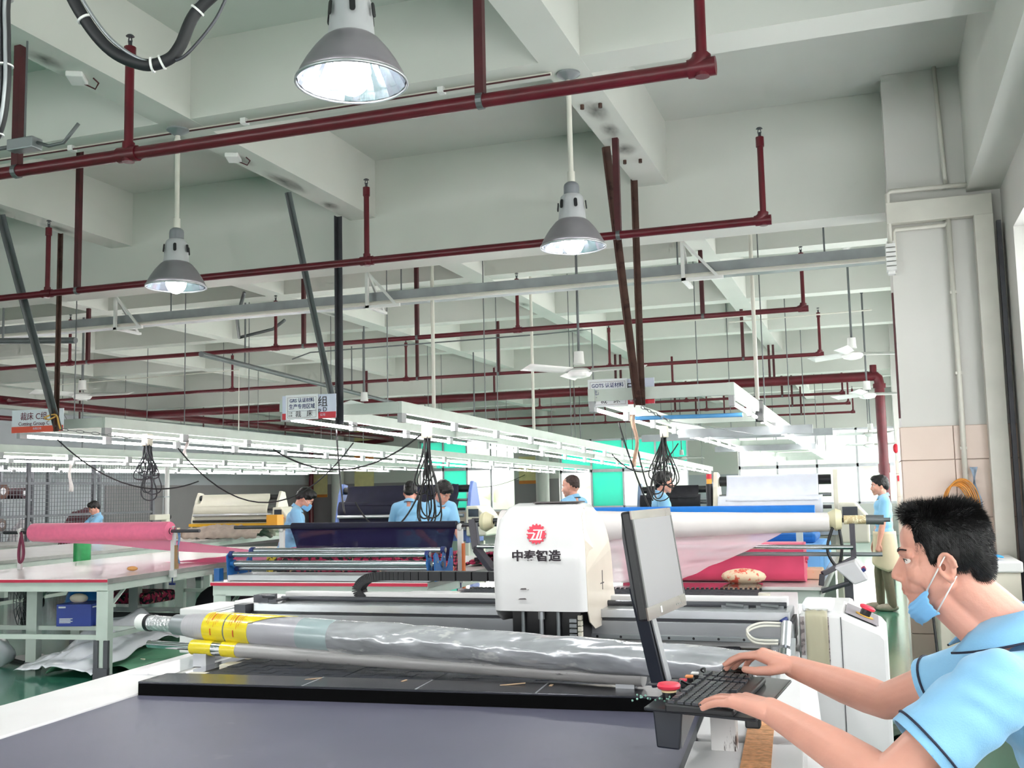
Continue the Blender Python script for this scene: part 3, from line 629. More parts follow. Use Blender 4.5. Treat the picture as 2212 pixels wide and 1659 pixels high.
# side rails and body panels
mpart(MB().box(-.34,-.0,-2.6,3.6,.815,.852),'side_rail',M_['body'],bevel=.004)
mpart(MB().box(-.30,-.02,-2.6,3.6,.12,.815),'body_panel',M_['body'])
mpart(MB().box(-.05,.02,.10,.80,.853,.860).box(-.27,-.1,.30,.8,.8525,.8545),'foil_tape',M_['chrome'])
mpart(MB().box(1.93,1.945,-2.6,3.5,.79,.852),'belt_edge_strip',M_['steel'])
mpart(MB().box(1.945,2.22,-.36,3.5,.80,.862),'side_rail',M_['body'],bevel=.004)
mpart(MB().box(1.945,2.22,-2.6,-.44,.80,.862),'side_rail',M_['body'],bevel=.004)
mpart(MB().box(1.95,2.20,-.45,-.35,.70,.80),'rail_slot',M_['black']); mpart(MB().box(2.0,2.05,-.46,-.34,.80,.825),'slot_bar',M_['galvd'])
mpart(MB().prism([(2.0,-2.6,0.1),(2.0,-2.6,.80),(2.22,-2.6,.86),(2.27,-2.6,.83),(2.33,-2.6,.1)],(0,3.6,0)),'body_panel',M_['body'],bevel=.01)
mpart(MB().prism([(2.0,1.0,0.1),(2.0,1.0,.8),(2.22,1.0,.86),(2.24,1.0,.1)],(0,2.5,0)),'body_panel',M_['body'])
for k in range(16):
    y=-.80+k*.055
    mpart(MB().box(2.075,2.145,y+.0015,y+.0535,.8625,.866),'cord_wrap',M_['cord'] if 'cord' in M_ else M_.setdefault('cord',mat('orange_brown_braid','b98a5c',.7,col2='e8a878',vscale=60)))
mpart(MB().box(2.30,2.34,-.62,-.60,.45,.72),'red_mark',M_['signr'])
mpart(MB().box(-.3,2.2,3.3,3.6,.0,.8),'end_panel',M_['body'])
mpart(MB().box(.0,2.0,3.55,4.0,.84,.872),'outfeed_plate',mat('polished_plate','8c8488',.08,.85,var=.05))
for k in range(60): pass
b=MB()
for k in range(64): b.box(.1+k*.03,.115+k*.03,3.50,3.56,.868,.884)
o=mpart(b,'comb_teeth',M_['black'],raw=True); o['kind']='stuff'
for x in (.1,1.0,1.9):
    for y in (-1.9,-.2,1.6,3.4): mpart(MB().cyl((x,y,.0),(x,y,.14),.03,n=10),'foot',M_['steel'])
# gantry beam (world axes)
g=lambda mb,name,m,**k: mb.build(name,m,cm,**k)
Y0=4.30
g(MB().box(-2.80,-.33,Y0,Y0+.26,.90,.975),'beam_lower',M_['alud'],bevel=.003)
g(MB().box(-2.80,-.33,Y0+.012,Y0+.24,.975,.987),'beam_groove',M_['steel'])
g(MB().box(-2.78,-.34,Y0-.004,Y0+.25,.987,1.022),'beam_upper',M_['alu'],bevel=.003)
g(MB().box(-2.72,-.36,Y0+.18,Y0+.24,1.022,1.06),'top_rail',M_['body'],bevel=.003)
g(MB().cyl((-2.7,Y0+.12,1.035),(-.36,Y0+.12,1.035),.012,n=8),'guide_rod',M_['steel'])
g(MB().box(-2.80,-.33,Y0-.012,Y0,.902,.922),'linear_rail',M_['galv'],bevel=.002)
for k in range(24): g(MB().cyl((-2.72+k*.1,Y0-.0125,.912),(-2.72+k*.1,Y0-.0105,.912),.0055,n=8),'rail_bolt',M_['black'])
g(MB().box(-2.80,-.33,Y0+.03,Y0+.2,.875,.90),'beam_skirt',M_['body'])
# left end carriage
g(MB().box(-3.12,-2.93,4.20,4.52,.80,1.005),'end_box',M_['body'],bevel=.006)
g(MB().box(-2.97,-2.80,4.42,4.75,.80,1.02),'end_box',M_['body'],bevel=.006)
g(MB().box(-2.95,-2.90,4.19,4.22,.93,.985),'box_slot',M_['black'])
g(MB().cyl((-3.02,4.14,.955),(-2.83,4.31,1.0),.019,n=12),'air_cylinder',M_['alu'],smooth=40)
g(MB().box(-2.86,-2.80,4.26,4.33,.975,1.02),'cylinder_mount',M_['steel'])
g(MB().box(-2.82,-2.74,4.36,4.44,1.02,1.055).cyl((-2.76,4.35,1.05),(-2.68,4.33,1.052),.008,n=8).box(-2.7,-2.66,4.3,4.5,1.03,1.04),'cable_clamp',M_['steel'])
# right end carriage with control cabinet
cab=MB().prism([(-.31,4.35,.14),(-.31,4.35,1.015),(-.15,4.35,1.01),(.0,4.35,.945),(.02,4.35,.92),(.02,4.35,.14)],(0,.52,0)).build('control_cabinet',M_['body'],cm,bevel=.015)
MB().box(-.152,-.149,4.347,4.351,.2,1.0).build('panel_seam',M_['steel'],cab)
Mp=Matrix.Translation((-.075,4.60,.984))@Matrix.Rotation(R(23.4),4,'Y')
pl=MB().box(-.065,.068,-.17,.16,0,.003); pl.v=[tuple(Mp@Vector(p)) for p in pl.v]; pl.build('control_panel',mat('panel_grey','8e8a90',.4,wear='e0e0e4',wscale=22,wamt=.62),cab)
eb=MB().lathe([(0,.004),(.036,.004),(.036,.007),(0,.007)],n=20); eb.v=[tuple(Mp@(Vector(p)+V(.01,-.05,0))) for p in eb.v]; eb.build('emergency_ring',mat('yellow_ring','e2b24c',.5),cab)
eb=MB().cyl((0,0,.006),(0,0,.032),.021,n=16); eb.v=[tuple(Mp@(Vector(p)+V(.01,-.05,0))) for p in eb.v]; eb.build('button_neck',M_['black'],cab)
eb=MB().lathe([(0,.030),(.024,.030),(.031,.034),(.032,.042),(.024,.047),(0,.048)],n=20); eb.v=[tuple(Mp@(Vector(p)+V(.01,-.05,0))) for p in eb.v]; eb.build('emergency_button',M_['logo'],cab,smooth=40)
M_['tape']=film('yellowed_tape','ece6c8',.55,.2)
drape(lambda u,v: (V(-.285+.085*u, 4.344-.004*nz(u*5,v*6), 1.018-.24*(v-.3)/.7) if v>.3 else V(-.285+.085*u,4.344+.12*(.3-v)/.3,1.021+.01*nz(u*4,v*9))),10,20,'clear_tape',M_['tape'],cab,solid=.0012)
MB().box(-.30,-.18,4.40,4.62,1.015,1.05).build('paper_pad',M_['paper'],cab,bevel=.012)
MB().box(-.21,-.196,4.3475,4.3495,.79,1.0).box(-.305,-.29,4.3475,4.3495,.85,1.0).build('dirty_glue',mat('dirty_glue','a79d9c',.8,wear='6c6465',wscale=60,wamt=.5),cab)
g(MB().box(-.30,-.12,4.87,5.4,.80,.97),'rear_carriage',M_['body'],bevel=.02); g(MB().box(-.26,-.2,4.95,5.05,.968,.972),'box_slot',M_['black'])
# pneumatic cylinder and fittings by the cabinet
g(MB().box(-.42,-.33,4.28,4.36,.80,.90),'clevis_plate',M_['alud'],bevel=.01)
g(MB().cyl((-.35,4.26,.985),(-.355,4.20,.90),.022,n=12),'air_cylinder',M_['alu'],smooth=40); g(MB().cyl((-.355,4.20,.90),(-.36,4.14,.82),.008,n=8),'piston_rod',M_['chrome']); g(MB().cyl((-.356,4.19,.885),(-.357,4.17,.865),.026,n=14),'cylinder_nut',M_['chrome'],smooth=40)
g(MB().cyl((-.35,4.27,1.0),(-.37,4.25,.99),.009,n=8),'blue_fitting',M_['ink'])
for dz in (0,.012): g(MB().tube(hang([(-.37,4.25,.985-dz),(-.45,4.24,.985-dz),(-.50,4.23,.96-dz),(-.47,4.22,.925-dz),(-.38,4.2,.925-dz)],20),.005,n=6),'air_hose',M_['pvc'],smooth=True)
g(MB().bar((-.325,4.22,.93),(-.335,4.05,.70),.02,.012),'lever',M_['alu'])
for x in (-.62,-.48): g(MB().box(x,x+.11,Y0+.10,Y0+.13,1.022,1.034).cyl((x+.02,Y0+.1,1.035),(x+.09,Y0+.1,1.03),.008,n=6),'sensor_block',M_['galvd'])
# cable chain
pts=hang([(-2.30,4.50,1.03),(-2.33,4.50,1.07),(-2.30,4.50,1.115),(-2.22,4.50,1.135),(-2.0,4.5,1.138),(-1.42,4.5,1.138)],44)
for i in range(len(pts)-1):
    g(MB().bar(pts[i],pts[i].lerp(pts[i+1],.9),.06,.042),'chain_link',M_['rubber'])
# cutting head
hd=thing('cutting_head',None,None); hd.parent=cm
X0,X1=-1.495,-1.105
def hood_section(s):      # side profile front->top->back; s in 0..1
    P=[(4.075,1.035),(4.065,1.15),(4.06,1.26),(4.075,1.36),(4.10,1.425),(4.15,1.455),(4.25,1.468),(4.36,1.46),(4.43,1.43),(4.49,1.34),(4.53,1.22),(4.55,1.10)]
    m=len(P)-1; k=min(int(s*m),m-1); f=s*m-k; return P[k][0]+(P[k+1][0]-P[k][0])*f, P[k][1]+(P[k+1][1]-P[k][1])*f
def inset(z): return .035*max(0,(z-1.25)/.22)**1.6
hb=MB()
def hs(u,v):
    y,z=hood_section(v); i=inset(z); e=.025; x=X0+i+(X1-X0-2*i)*u
    rnd_=.02*(max(0,1-min(u,1-u)/.07))**2; 
    if v<.5: y+=rnd_
    else: y-=rnd_
    z-=rnd_*(1 if .35<v<.75 else 0)
    return V(x,y,z)
hb.grid(hs,28,33)
hm=hb.build('hood_shell',M_['hood'],hd,smooth=True)
for sx in (0,1):
    sb=MB(); n=33; prof=[hs(sx,j/n) for j in range(n+1)]
    bot=[(4.42,.955),(4.20,.955),(4.12,.99)] if sx else [(4.42,.97),(4.18,.985),(4.12,1.01)]
    xx=prof[0].x
    sb.v=[tuple(p) for p in prof]+[(xx,4.55,1.06),(xx,4.48,1.045),(xx,4.42,1.0)]+[(xx,y,z) for y,z in bot]; sb.f=[tuple(range(len(sb.v)))]
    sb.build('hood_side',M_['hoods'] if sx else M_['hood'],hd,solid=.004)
MB().box(X0+.02,X1-.02,4.10,4.5,1.03,1.06).build('hood_inner',M_['black'],hd)
MB().box(X0+.06,X1-.04,4.13,4.3,.90,1.04).build('carriage_block',M_['black'],hd)
for x in (-1.385,-1.235): MB().cyl((x,4.115,.895),(x,4.115,1.04),.008,n=8).build('lead_screw',M_['galv'],hd); 
MB().cyl((-1.305,4.11,.895),(-1.305,4.11,1.0),.009,n=8).cyl((-1.305,4.11,1.0),(-1.305,4.11,1.03),.014,n=8).build('piston_rod',M_['alu'],hd)
for k in range(6):
    MB().box(-1.185,-1.155,4.10,4.125,.89+.02*k,.904+.02*k).build('tool_block',M_['galv'],hd); MB().box(-1.15,-1.135,4.10,4.125,.89+.022*k,.908+.022*k).build('tool_block',M_['cream'],hd)
MB().box(X1-.01,X1+.02,4.33,4.40,.985,1.015).build('latch',M_['alu'],hd,bevel=.004)
MB().box(-1.36,-1.16,4.2,4.30,1.467,1.472).build('lid_seam',M_['scuff'],hd)
# marks and emblem on the hood front (front surface near y = 4.06)
TM=lambda x,z,y: Matrix.Translation((x,y,z))@Matrix.Rotation(R(90),4,'X')
for x,z,w,h_ in ((-1.365,1.125,.028,.006),(-1.37,1.085,.036,.006),(-1.345,1.122,.004,.003)):
    s=MB(); s.prism([(x-w/2,4.0635,z-h_/2),(x+w/2,4.0635,z-h_/2),(x+w*.35,4.0635,z+h_/2),(x-w*.3,4.0635,z+h_*.3)],(0,.003,0)); s.build('scuff_mark',M_['scuff'],hd)
MB().box(X1-.002,X1+.003,4.33,4.34,1.10,1.18).box(X1-.002,X1+.003,4.30,4.36,1.125,1.13).build('crack_mark',M_['scuff'],hd)
cx,cz=-1.305,1.345
tilt=Matrix.Translation((cx,4.0655,cz))@Matrix.Rotation(R(-8),4,'X')
gp=[]; nt=16
for k in range(nt):
    for da,r in ((-.5,.036),(-.22,.036),(-.18,.0415),(.18,.0415),(.22,.036)):
        a=2*PI*(k+da)/nt; gp.append((r*math.cos(a),0,r*math.sin(a)))
MB().prism([tilt@Vector(p) for p in gp],tilt.to_3x3()@V(0,.006,0)).build('gear_emblem',M_['logo'],hd)
def strip(poly): 
    MB().prism([tilt@V(x*.001,-.0012,z*.001) for x,z in poly],tilt.to_3x3()@V(0,.002,0)).build('emblem_stroke',M_['white'],hd)
strip([(-12,18),(40,18),(38,13),(-13,13)]); strip([(10,14),(18,14),(6,-20),(-2,-20)]); strip([(-42,6),(-8,6),(-9,1),(-40,1)]); strip([(-10,3),(-2,3),(-14,-22),(-22,-22)]); strip([(-24,-19),(26,-19),(23,-25),(-26,-25)]); strip([(22,18),(28,18),(19,-20),(13,-20)])
text('lettering','中泰智造',.047,TM(-1.305,1.255,4.0555),M_['inkd'],hd,bold=.0012,sx=1.12)
# ------------------------------------------------------------------ wrapped roll lying across the bed
M_['foil']=mat('silver_grey_film','aeb0b4',.2,.25,var=.2,vscale=7,bump=.5,bscale=9,coat=.5,wear='d4d4d4',wscale=5,wamt=.6,stretch=(1,3,3))
M_['yel']=mat('yellow_tape','e3cf22',.3,var=.08,coat=.4)
fr=thing('film_roll','long film wrapped roll with yellow taped end lying across the machine','roll')
A=V(-2.84,3.72,1.0); B=V(-.30,3.20,.985); dd=(B-A).normalized(); sd,up=frame_of(dd)
def roll_pt(s): return A.lerp(B,s)
def roll(s0,s1,r0,r1,name,m,nu=10,amp=0.0,nn=26):
    b=MB(); 
    for i in range(nu+1):
        s=s0+(s1-s0)*i/nu; c=roll_pt(s); r=r0+(r1-r0)*i/nu
        for k in range(nn):
            a=2*PI*k/nn; q=r*(1+amp*nz(math.cos(a)*1.2+s*9,math.sin(a)*1.2,s*14)+amp*.5*nz(math.cos(a)*3+s*40,math.sin(a)*3,s*33)); b.v.append(tuple(c+sd*(math.cos(a)*q)+up*(math.sin(a)*q)))
    b.f=[(i*nn+k,i*nn+(k+1)%nn,(i+1)*nn+(k+1)%nn,(i+1)*nn+k) for i in range(nu) for k in range(nn)]+[tuple(range(nn-1,-1,-1)),tuple(range(nu*nn,nu*nn+nn))]
    return b.build(name,m,fr,smooth=50)
roll(-.055,-.035,.034,.034,'end_cap',M_['white']); roll(-.036,-.03,.036,.036,'end_ring',M_['black'])
roll(-.03,.03,.031,.031,'chrome_core',mat('crinkled_foil','cfd0d2',.22,.45,var=.2,vscale=30,bump=.8,bscale=60),6,.04)
roll(.03,.058,.042,.044,'wound_film',M_['galv']); roll(.058,.11,.046,.060,'wound_film',mat('grey_stretch_film','b7b5ba',.3,var=.06,vscale=3,stretch=(40,1,1)),8)
roll(.11,.155,.062,.0635,'yellow_tape',M_['yel']); roll(.155,.158,.0628,.0628,'tape_joint',M_['galvd']); roll(.158,.205,.0635,.063,'yellow_tape',M_['yel'])
roll(.205,.30,.061,.061,'film_wrap',mat('plain_grey_film','a7a6ad',.28,coat=.4,var=.05)); roll(.30,.36,.062,.061,'film_patch',mat('teal_grey_film','9fb0b2',.25,coat=.4,var=.08))
roll(.36,1.0,.062,.050,'film_wrap',M_['foil'],70,.13,40)
def on_roll(s,ang,off): c=roll_pt(s); r=.0635+off; return c+sd*(math.cos(ang)*r)+up*(math.sin(ang)*r)
M_['tapeink']=mat('red_tape_print','c8501e',.5)
for s0 in (.120,.168):      # red print on the tape: a boxed block between ruled lines
    for j,(ds,w,h0,h1) in enumerate(((0,.0014,.5,1.5),(.004,.0014,.4,1.5),(.009,.004,.7,1.45),(.009,.004,-.4,.1),(.0155,.0012,.2,1.5),(.0195,.0014,.4,1.3),(.023,.0012,.6,1.5))):
        b=MB(); n=10
        for i in range(n+1):
            a=.0+(h0+(h1-h0)*i/n)*.85
            for e in (0,w*.55): b.v.append(tuple(on_roll(s0+ds+e,a,.0009)))
        b.f=[(2*i,2*i+1,2*i+3,2*i+2) for i in range(n)]; b.build('tape_print',M_['tapeink'],fr)
b=MB(); n=8      # torn flap of tape
for i in range(n+1):
    a0=1.7-1.1*i/n
    b.v.append(tuple(on_roll(.205,a0,.0004))); b.v.append(tuple(on_roll(.205+.075*(1-i/n)+.004,a0,.0004)))
b.f=[(2*i,2*i+1,2*i+3,2*i+2) for i in range(n)]; b.build('tape_flap',M_['yel'],fr,solid=.001)
sp=thing('support_tube','paint chipped grey support tube under the wrapped roll','tube')
C0=V(-2.62,3.62,.925); C1=V(-.72,3.32,.925); M_['chip']=mat('chipped_grey_paint','a8a6a6',.4,.1,var=.06,wear='3b3a3c',wscale=9,wamt=.63,stretch=(.5,2,2))
MB().cyl(C0.lerp(C1,.10),C1,.029,n=16).build('tube',M_['chip'],sp,smooth=40); MB().cyl(C0.lerp(C1,-.13),C0,.015,n=14).build('chrome_end',M_['chrome'],sp,smooth=40)
MB().cyl(C0,C0.lerp(C1,.06),.0305,n=16).build('yellow_tape',M_['yel'],sp,smooth=40); MB().cyl(C0.lerp(C1,.06),C0.lerp(C1,.085),.0295,n=16).build('clear_wrap',M_['chrome'],sp,smooth=40); MB().cyl(C0.lerp(C1,.085),C0.lerp(C1,.125),.0305,n=16).build('yellow_tape',M_['yel'],sp,smooth=40)
for f in (.03,.97): p=C0.lerp(C1,f); MB().box(p.x-.03,p.x+.03,p.y-.03,p.y+.03,.855,.905).build('saddle',M_['alud'],sp)
# scraps on the plate
for i,(x,y,l,a,w) in enumerate(((.60,.10,.06,.3,.006),(.93,.11,.025,1.2,.008),(1.30,.09,.11,.25,.012),(1.44,.10,.02,1.5,.01))):
    s=MB(); s.box(-l/2,l/2,-w/2,w/2,0,.0015); Mx=MR@Matrix.Translation((x,y,.8925))@Matrix.Rotation(a,4,'Z')@Matrix.Rotation(R(-4),4,'Y'); s.v=[tuple(Mx@Vector(p)) for p in s.v]
    tag(s.build('paper_scrap',M_.setdefault('scrap',mat('tan_scrap','c9a98a',.8))),('long tan scrap strip left on the dark plate','tiny folded scrap near the middle of the dark plate','longest tan stick like scrap on the dark plate','little white scrap standing by the longest stick')[i],'scrap')
# ------------------------------------------------------------------ control stand, monitor, keyboard, mouse
M_['tray']=mat('tray_black','2c2e33',.32,.2,var=.1,vscale=8)
M_['navy']=mat('navy_black_enamel','1d222c',.38,var=.08)
cs=thing('control_stand','black control tray on a chipped white post beside the belt','control stand',(-.39,2.73,.86))
def W2(p): return (p[0]+.39,p[1]-2.73,p[2]-.86)
def cpart(mb,name,m,**k): mb.v=[W2(p) for p in mb.v]; return mb.build(name,m,cs,**k)
MB().box(-.032,.032,-.02,.02,0,.135).build('post',mat('chipped_white_post','dcdad8',.35,wear='4a3b38',wscale=16,wamt=.61,stretch=(3,1,.6)),cs,bevel=.003)
cpart(MB().prism([(-.545,2.50,.995),(-.275,2.43,.995),(-.235,2.93,.995),(-.505,3.05,.995)],(0,0,.008)),'tray',M_['tray'],bevel=.003)
cpart(MB().prism([(-.53,2.53,.995),(-.455,2.512,.995),(-.465,2.512,.905),(-.522,2.525,.905)],(0,.012,0)),'bracket_plate',M_['navy'],bevel=.004)
cpart(MB().prism([(-.462,2.515,.995),(-.462,2.80,.995),(-.462,2.80,.965),(-.466,2.53,.905)],(.004,0,0)),'bracket_web',M_['alud'])
cpart(MB().box(-.31,-.275,2.50,2.53,.965,.995),'cable_gland',M_['black'],bevel=.005)
cpart(MB().lathe([(0,1.003),(.017,1.003),(.017,1.03),(0,1.03)],(-.502,2.60,0),n=16),'button_neck',M_['black'])
cpart(MB().lathe([(0,1.026),(.018,1.026),(.027,1.031),(.029,1.037),(.026,1.043),(0,1.045)],(-.502,2.60,0),n=22),'emergency_button',M_['logo'],smooth=40)
cpart(MB().lathe([(.016,1.022),(.0185,1.022),(.0185,1.027),(.016,1.027)],(-.502,2.60,0),n=16),'button_ring',mat('cream_ring','e0c89a',.5))
for x,y,m in ((-.497,2.77,'logo'),(-.49,2.825,'orangeb'),(-.483,2.875,'white')):
    if m=='orangeb': M_[m]=mat('orange_button','f09a5c',.4)
    cpart(MB().box(x-.012,x+.012,y-.012,y+.012,1.003,1.018),'button_base',M_['black'],bevel=.002); cpart(MB().box(x-.010,x+.010,y-.010,y+.010,1.018,1.024),'push_button',M_[m],bevel=.002)
cpart(MB().tube(hang([(-.46,2.95,1.006),(-.475,2.93,1.02),(-.46,2.9,1.03),(-.455,2.86,1.012),(-.46,2.8,1.01),(-.475,2.72,1.02),(-.49,2.68,1.035),(-.48,2.64,1.01)],30),.003,n=6),'wire',M_['black'],smooth=True)
b=MB()
for k in range(26): a=k*.36; q=.018+.035*abs(math.sin(k*1.7)); b.sph((-.525+.05*math.sin(k*.9)+.02*math.cos(a),2.565+.02*math.cos(k*1.3),1.008+.006*(k%2)),.0028,n=6,m=4)
for i in range(26):
    s=MB(); n0=i*len(b.v)//26; n1=(i+1)*len(b.v)//26; s.v=b.v[n0:n1]; s.f=[tuple(q-n0 for q in f) for f in b.f if n0<=f[0]<n1]; cpart(s,'cord_bead',M_.setdefault('bead',mat('teal_white_bead','9fd8c4',.3,col2='1c3a34',vscale=90)))
mo=thing('computer_monitor','black monitor on a slanted arm facing the seated operator','monitor',(-.57,2.80,1.003))
def mo_part(mb,name,m,**k): mb.v=[(p[0]+.57,p[1]-2.80,p[2]-1.003) for p in mb.v]; return mb.build(name,m,mo,**k)
NB=V(-.54,2.57,1.195); eu=V(.03,.37,0).normalized(); ev=V(-.04,-.04,.26); ev=(ev-eu*ev.dot(eu)).normalized(); en=eu.cross(ev).normalized()
if en.x<0: en=-en
MM=Matrix(((eu.x,ev.x,en.x,NB.x),(eu.y,ev.y,en.y,NB.y),(eu.z,ev.z,en.z,NB.z),(0,0,0,1)))
wd,hg=.372,.272
def mo_box(a0,a1,b0,b1,c0,c1): m=MB().box(a0,a1,b0,b1,c0,c1); m.v=[tuple(MM@Vector(p)) for p in m.v]; return m
hsn=MB(); hsn.prism([MM@V(*p) for p in ((0,0,-.028),(wd,0,-.028),(wd,hg,-.028),(0,hg,-.028))],en*.026); mo_part(hsn,'housing',M_['black'],bevel=.006)
bk=MB(); vs=[MM@V(x,y,z) for z,i in ((-.028,.0),(-.052,.05)) for x,y in ((i+.01,i+.01),(wd-i-.01,i+.01),(wd-i-.01,hg-i-.01),(i+.01,hg-i-.01))]; bk.add(vs,[(0,1,2,3),(4,7,6,5),(0,4,5,1),(1,5,6,2),(2,6,7,3),(3,7,4,0)]); mo_part(bk,'back_cover',M_['navy'])
mo_part(mo_box(.012,wd-.012,.032,hg-.022,-.0025,.0005),'screen',mat('dim_screen','77747a',.3,var=.02))
M_['bez']=mat('reflective_bezel','7d726e',.15,.3,var=.1)
mo_part(mo_box(0,wd,0,.032,-.003,.001),'bezel',M_['bez']); mo_part(mo_box(0,wd,hg-.022,hg,-.003,.001),'bezel',M_['bez']); mo_part(mo_box(0,.012,.032,hg-.022,-.003,.001),'bezel',M_['black']); mo_part(mo_box(wd-.012,wd,.032,hg-.022,-.003,.001),'bezel',M_['black'])
mo_part(mo_box(.115,.128,.008,.024,.001,.0018),'power_label',M_['white'])
for k in range(3): mo_part(mo_box(.27+.02*k,.274+.02*k,.010,.014,.001,.0022),'bezel_button',M_['galv'])
mo_part(MB().bar((-.605,2.735,1.27),(-.565,2.80,1.003),.034,.05),'arm',M_['navy'],bevel=.003)
mo_part(MB().bar((-.582,2.752,1.25),(-.540,2.812,1.003),.004,.048),'arm_cover',M_['alud'])
mo_part(MB().box(-.59,-.52,2.77,2.84,1.003,1.010),'arm_foot',M_['steel'],bevel=.002)
kb=thing('keyboard','black computer keyboard on the control tray under the left hand','keyboard',(-.385,2.655,1.003),R(-4))
MB().prism([(-.085,-.215,.0),(.075,-.215,0),(.075,-.215,.016),(-.085,-.215,.022)],(0,.43,0)).build('body',M_['black'],kb,bevel=.005)
km=MB().box(-.0068,.0068,-.0078,.0078,0,.006).mesh('key'); km.materials.append(mat('key_cap','3a3c42',.35,wear='d0d0d4',wscale=160,wamt=.70)); 
for i,x in enumerate((-.071,-.048,-.031,-.014,.003,.020,.037)):
    for j in range(22):
        if (i==0 and j in (1,6,11)) or (i==6 and 5<j<10) or (j in (15,18)): continue
        put('key',km,None,kb,loc=(x,-.202+j*.0192,.0215-(x+.085)*.0375))
ms=thing('computer_mouse','black computer mouse under the right hand','mouse',(-.375,2.905,1.003),R(8))
MB().sph((0,0,.0),(.055,.032,.034),n=20,m=12).build('shell',mat('gloss_black','0e0f12',.18,coat=.6),ms,smooth=True); MB().cyl((-.03,-.004,.028),(-.03,.004,.028),.009,n=12).build('wheel',M_['galvd'],ms)
# ------------------------------------------------------------------ cutting tables
M_['top']=mat('white_laminate','e2dfdc',.22,var=.03,vscale=2,coat=.2)
M_['edge']=mat('alu_edge','9a9896',.35,.5,var=.1)
M_['rtape']=mat('red_edge_tape','c4143f',.4,var=.05)
def table(label,loc,rz,w,L,legs,tape=True,z=.85,under=True):
    t=thing('cutting_table',label,'table',loc,rz)
    MB().box(-w,0,0,L,z-.022,z).build('tabletop',M_['top'],t,bevel=.003)
    MB().box(-.002,.004,.0,L,z-.045,z-.001).build('edge_strip',M_['edge'],t)
    if tape:
        MB().box(-w,.0,-.004,0,z-.03,z-.006).build('red_tape',M_['rtape'],t)
    for a,bx in (('apron',(-w+.01,-.01,.02,.06)),('apron',(-.05,-.01,.06,L)),('apron',(-w+.01,-w+.05,.06,L))):
        MB().box(bx[0],bx[1],bx[2],bx[3],z-.11,z-.022).build(a,M_['frame'],t)
    for x,y in legs:
        MB().box(x-.055,x+.055,y-.01,y+.0,.04,z-.1).box(x-.055,x-.045,y,y+.07,.04,z-.1).box(x+.045,x+.055,y,y+.07,.04,z-.1).build('leg',M_['frame'],t)
        MB().bar((x,y+.02,z-.30),(x,y+.34,z-.09),.035,.012).build('brace',M_['frame'],t)
        MB().box(x-.06,x+.06,y-.02,y+.08,0,.04).build('foot_plate',M_['steel'],t)
    ys=sorted(set(y for x,y in legs))
    for y in ys:
        MB().box(-w+.06,-.06,y+.02,y+.05,.33,.37).build('stretcher',M_['frame'],t)
    MB().box(-.09,-.05,ys[0],ys[-1],.33,.37).build('stretcher',M_['frame'],t)
    return t
tC=table('white cutting table with red front edge under the pink roll',(-6.23,7.40,0),R(6),1.95,5.1,[(-.06,.03),(-1.19,.6),(-.06,2.1),(-1.75,.03),(-1.1,2.1),(-.06,4.2),(-1.8,2.1),(-1.8,4.2)])
MB().box(-.13,-.085,.005,.035,-.0,.33).box(-.035,.01,.005,.035,0,.33).box(-.13,.01,.0,.04,0,.10).build('jack_foot',M_['steel'],tC,bevel=.004)
MB().box(.01,.06,.0,.05,0,.012).cyl((.04,.02,.012),(.04,.02,.03),.014,n=8).build('anchor_tab',M_['black'],tC)
tD=table('white cutting table with red front edge under the steel rollers',(-3.21,7.30,0),R(3),1.85,3.15,[(-.06,.03),(-.6,.03),(-1.2,.03),(-1.78,.03),(-.06,2.3),(-1.78,2.3)])
tB=table('long white table beneath the cream spreader',(-9.55,9.2,0),R(6),2.0,13,[(-.06,.03),(-1.8,.03),(-.06,2.6),(-.06,5.2),(-1.8,5.2),(-.06,8),(-1.8,8)],tape=False)
tE=table('white table with pink and blue fabric beyond the cutting machine',(-.36,7.2,0),R(0),1.75,3.3,[(-.06,.03),(-1.6,.03),(-.06,2.6),(-1.6,2.6)],tape=False)
tA=table('farthest white table in front of the wire cage',(-12.6,9.0,0),R(4),1.3,5.2,[(-.06,.03),(-.06,2.2),(-.06,4)],tape=False)
# ------------------------------------------------------------------ pink roll and its stand on the near table
M_['pink']=mat('pink_fabric','f4789c',.8,var=.05,vscale=20,sheen=.3); M_['pinks']=film('sheer_pink','fb9cc0',.90,.5,False); M_['hot']=mat('hot_pink_fabric','f4557f',.75,var=.08,vscale=5,sheen=.3)
M_['navyf']=mat('navy_fabric','15162f',.75,var=.2,vscale=8); M_['navys']=film('sheer_navy','2a2646',.95,.5,False)
def posts(label,pts,z0,z1,m,loc=(0,0,0)):
    t=thing('roll_post',label,'roll post',loc)
    MB().box(-.022,.022,-.015,.015,z0,z1).build('upright',m,t,bevel=.002)
    MB().lathe([(.026,-.02),(.034,0),(.026,.02)],(0,0,z1+.01),n=14,M=Matrix.Rotation(R(90),4,'Y')).build('cradle',M_['white'],t)
    MB().box(-.03,.03,-.03,.02,z0-.07,z0).build('clamp',M_['white'],t,bevel=.004); MB().cyl((0,-.01,z0-.12),(0,-.01,z0-.07),.007,n=8).box(-.03,.03,-.02,0,z0-.14,z0-.12).build('clamp_screw',M_['ink'],t)
    return t
t=posts('white clamp post holding the left end of the pink roll',None,.85,1.22,M_['body'],(-8.07,8.32,0))
t=posts('white clamp post holding the right end of the pink roll',None,.85,1.22,M_['body'],(-6.30,8.38,0))
drape(lambda u,v:V(.03+.03*u+.008*math.sin(7*v),.012+.01*math.sin(5*v+2*u),1.21-.30*v),4,10,'blue_rag',mat('blue_rag','7fa0d0',.9,var=.2,vscale=40),t); MB().box(.024,.05,-.016,.016,.86,1.08).build('tape_wrap',mat('brown_tape','9a7a52',.5,wear='d86a48',wscale=30,wamt=.55),t)
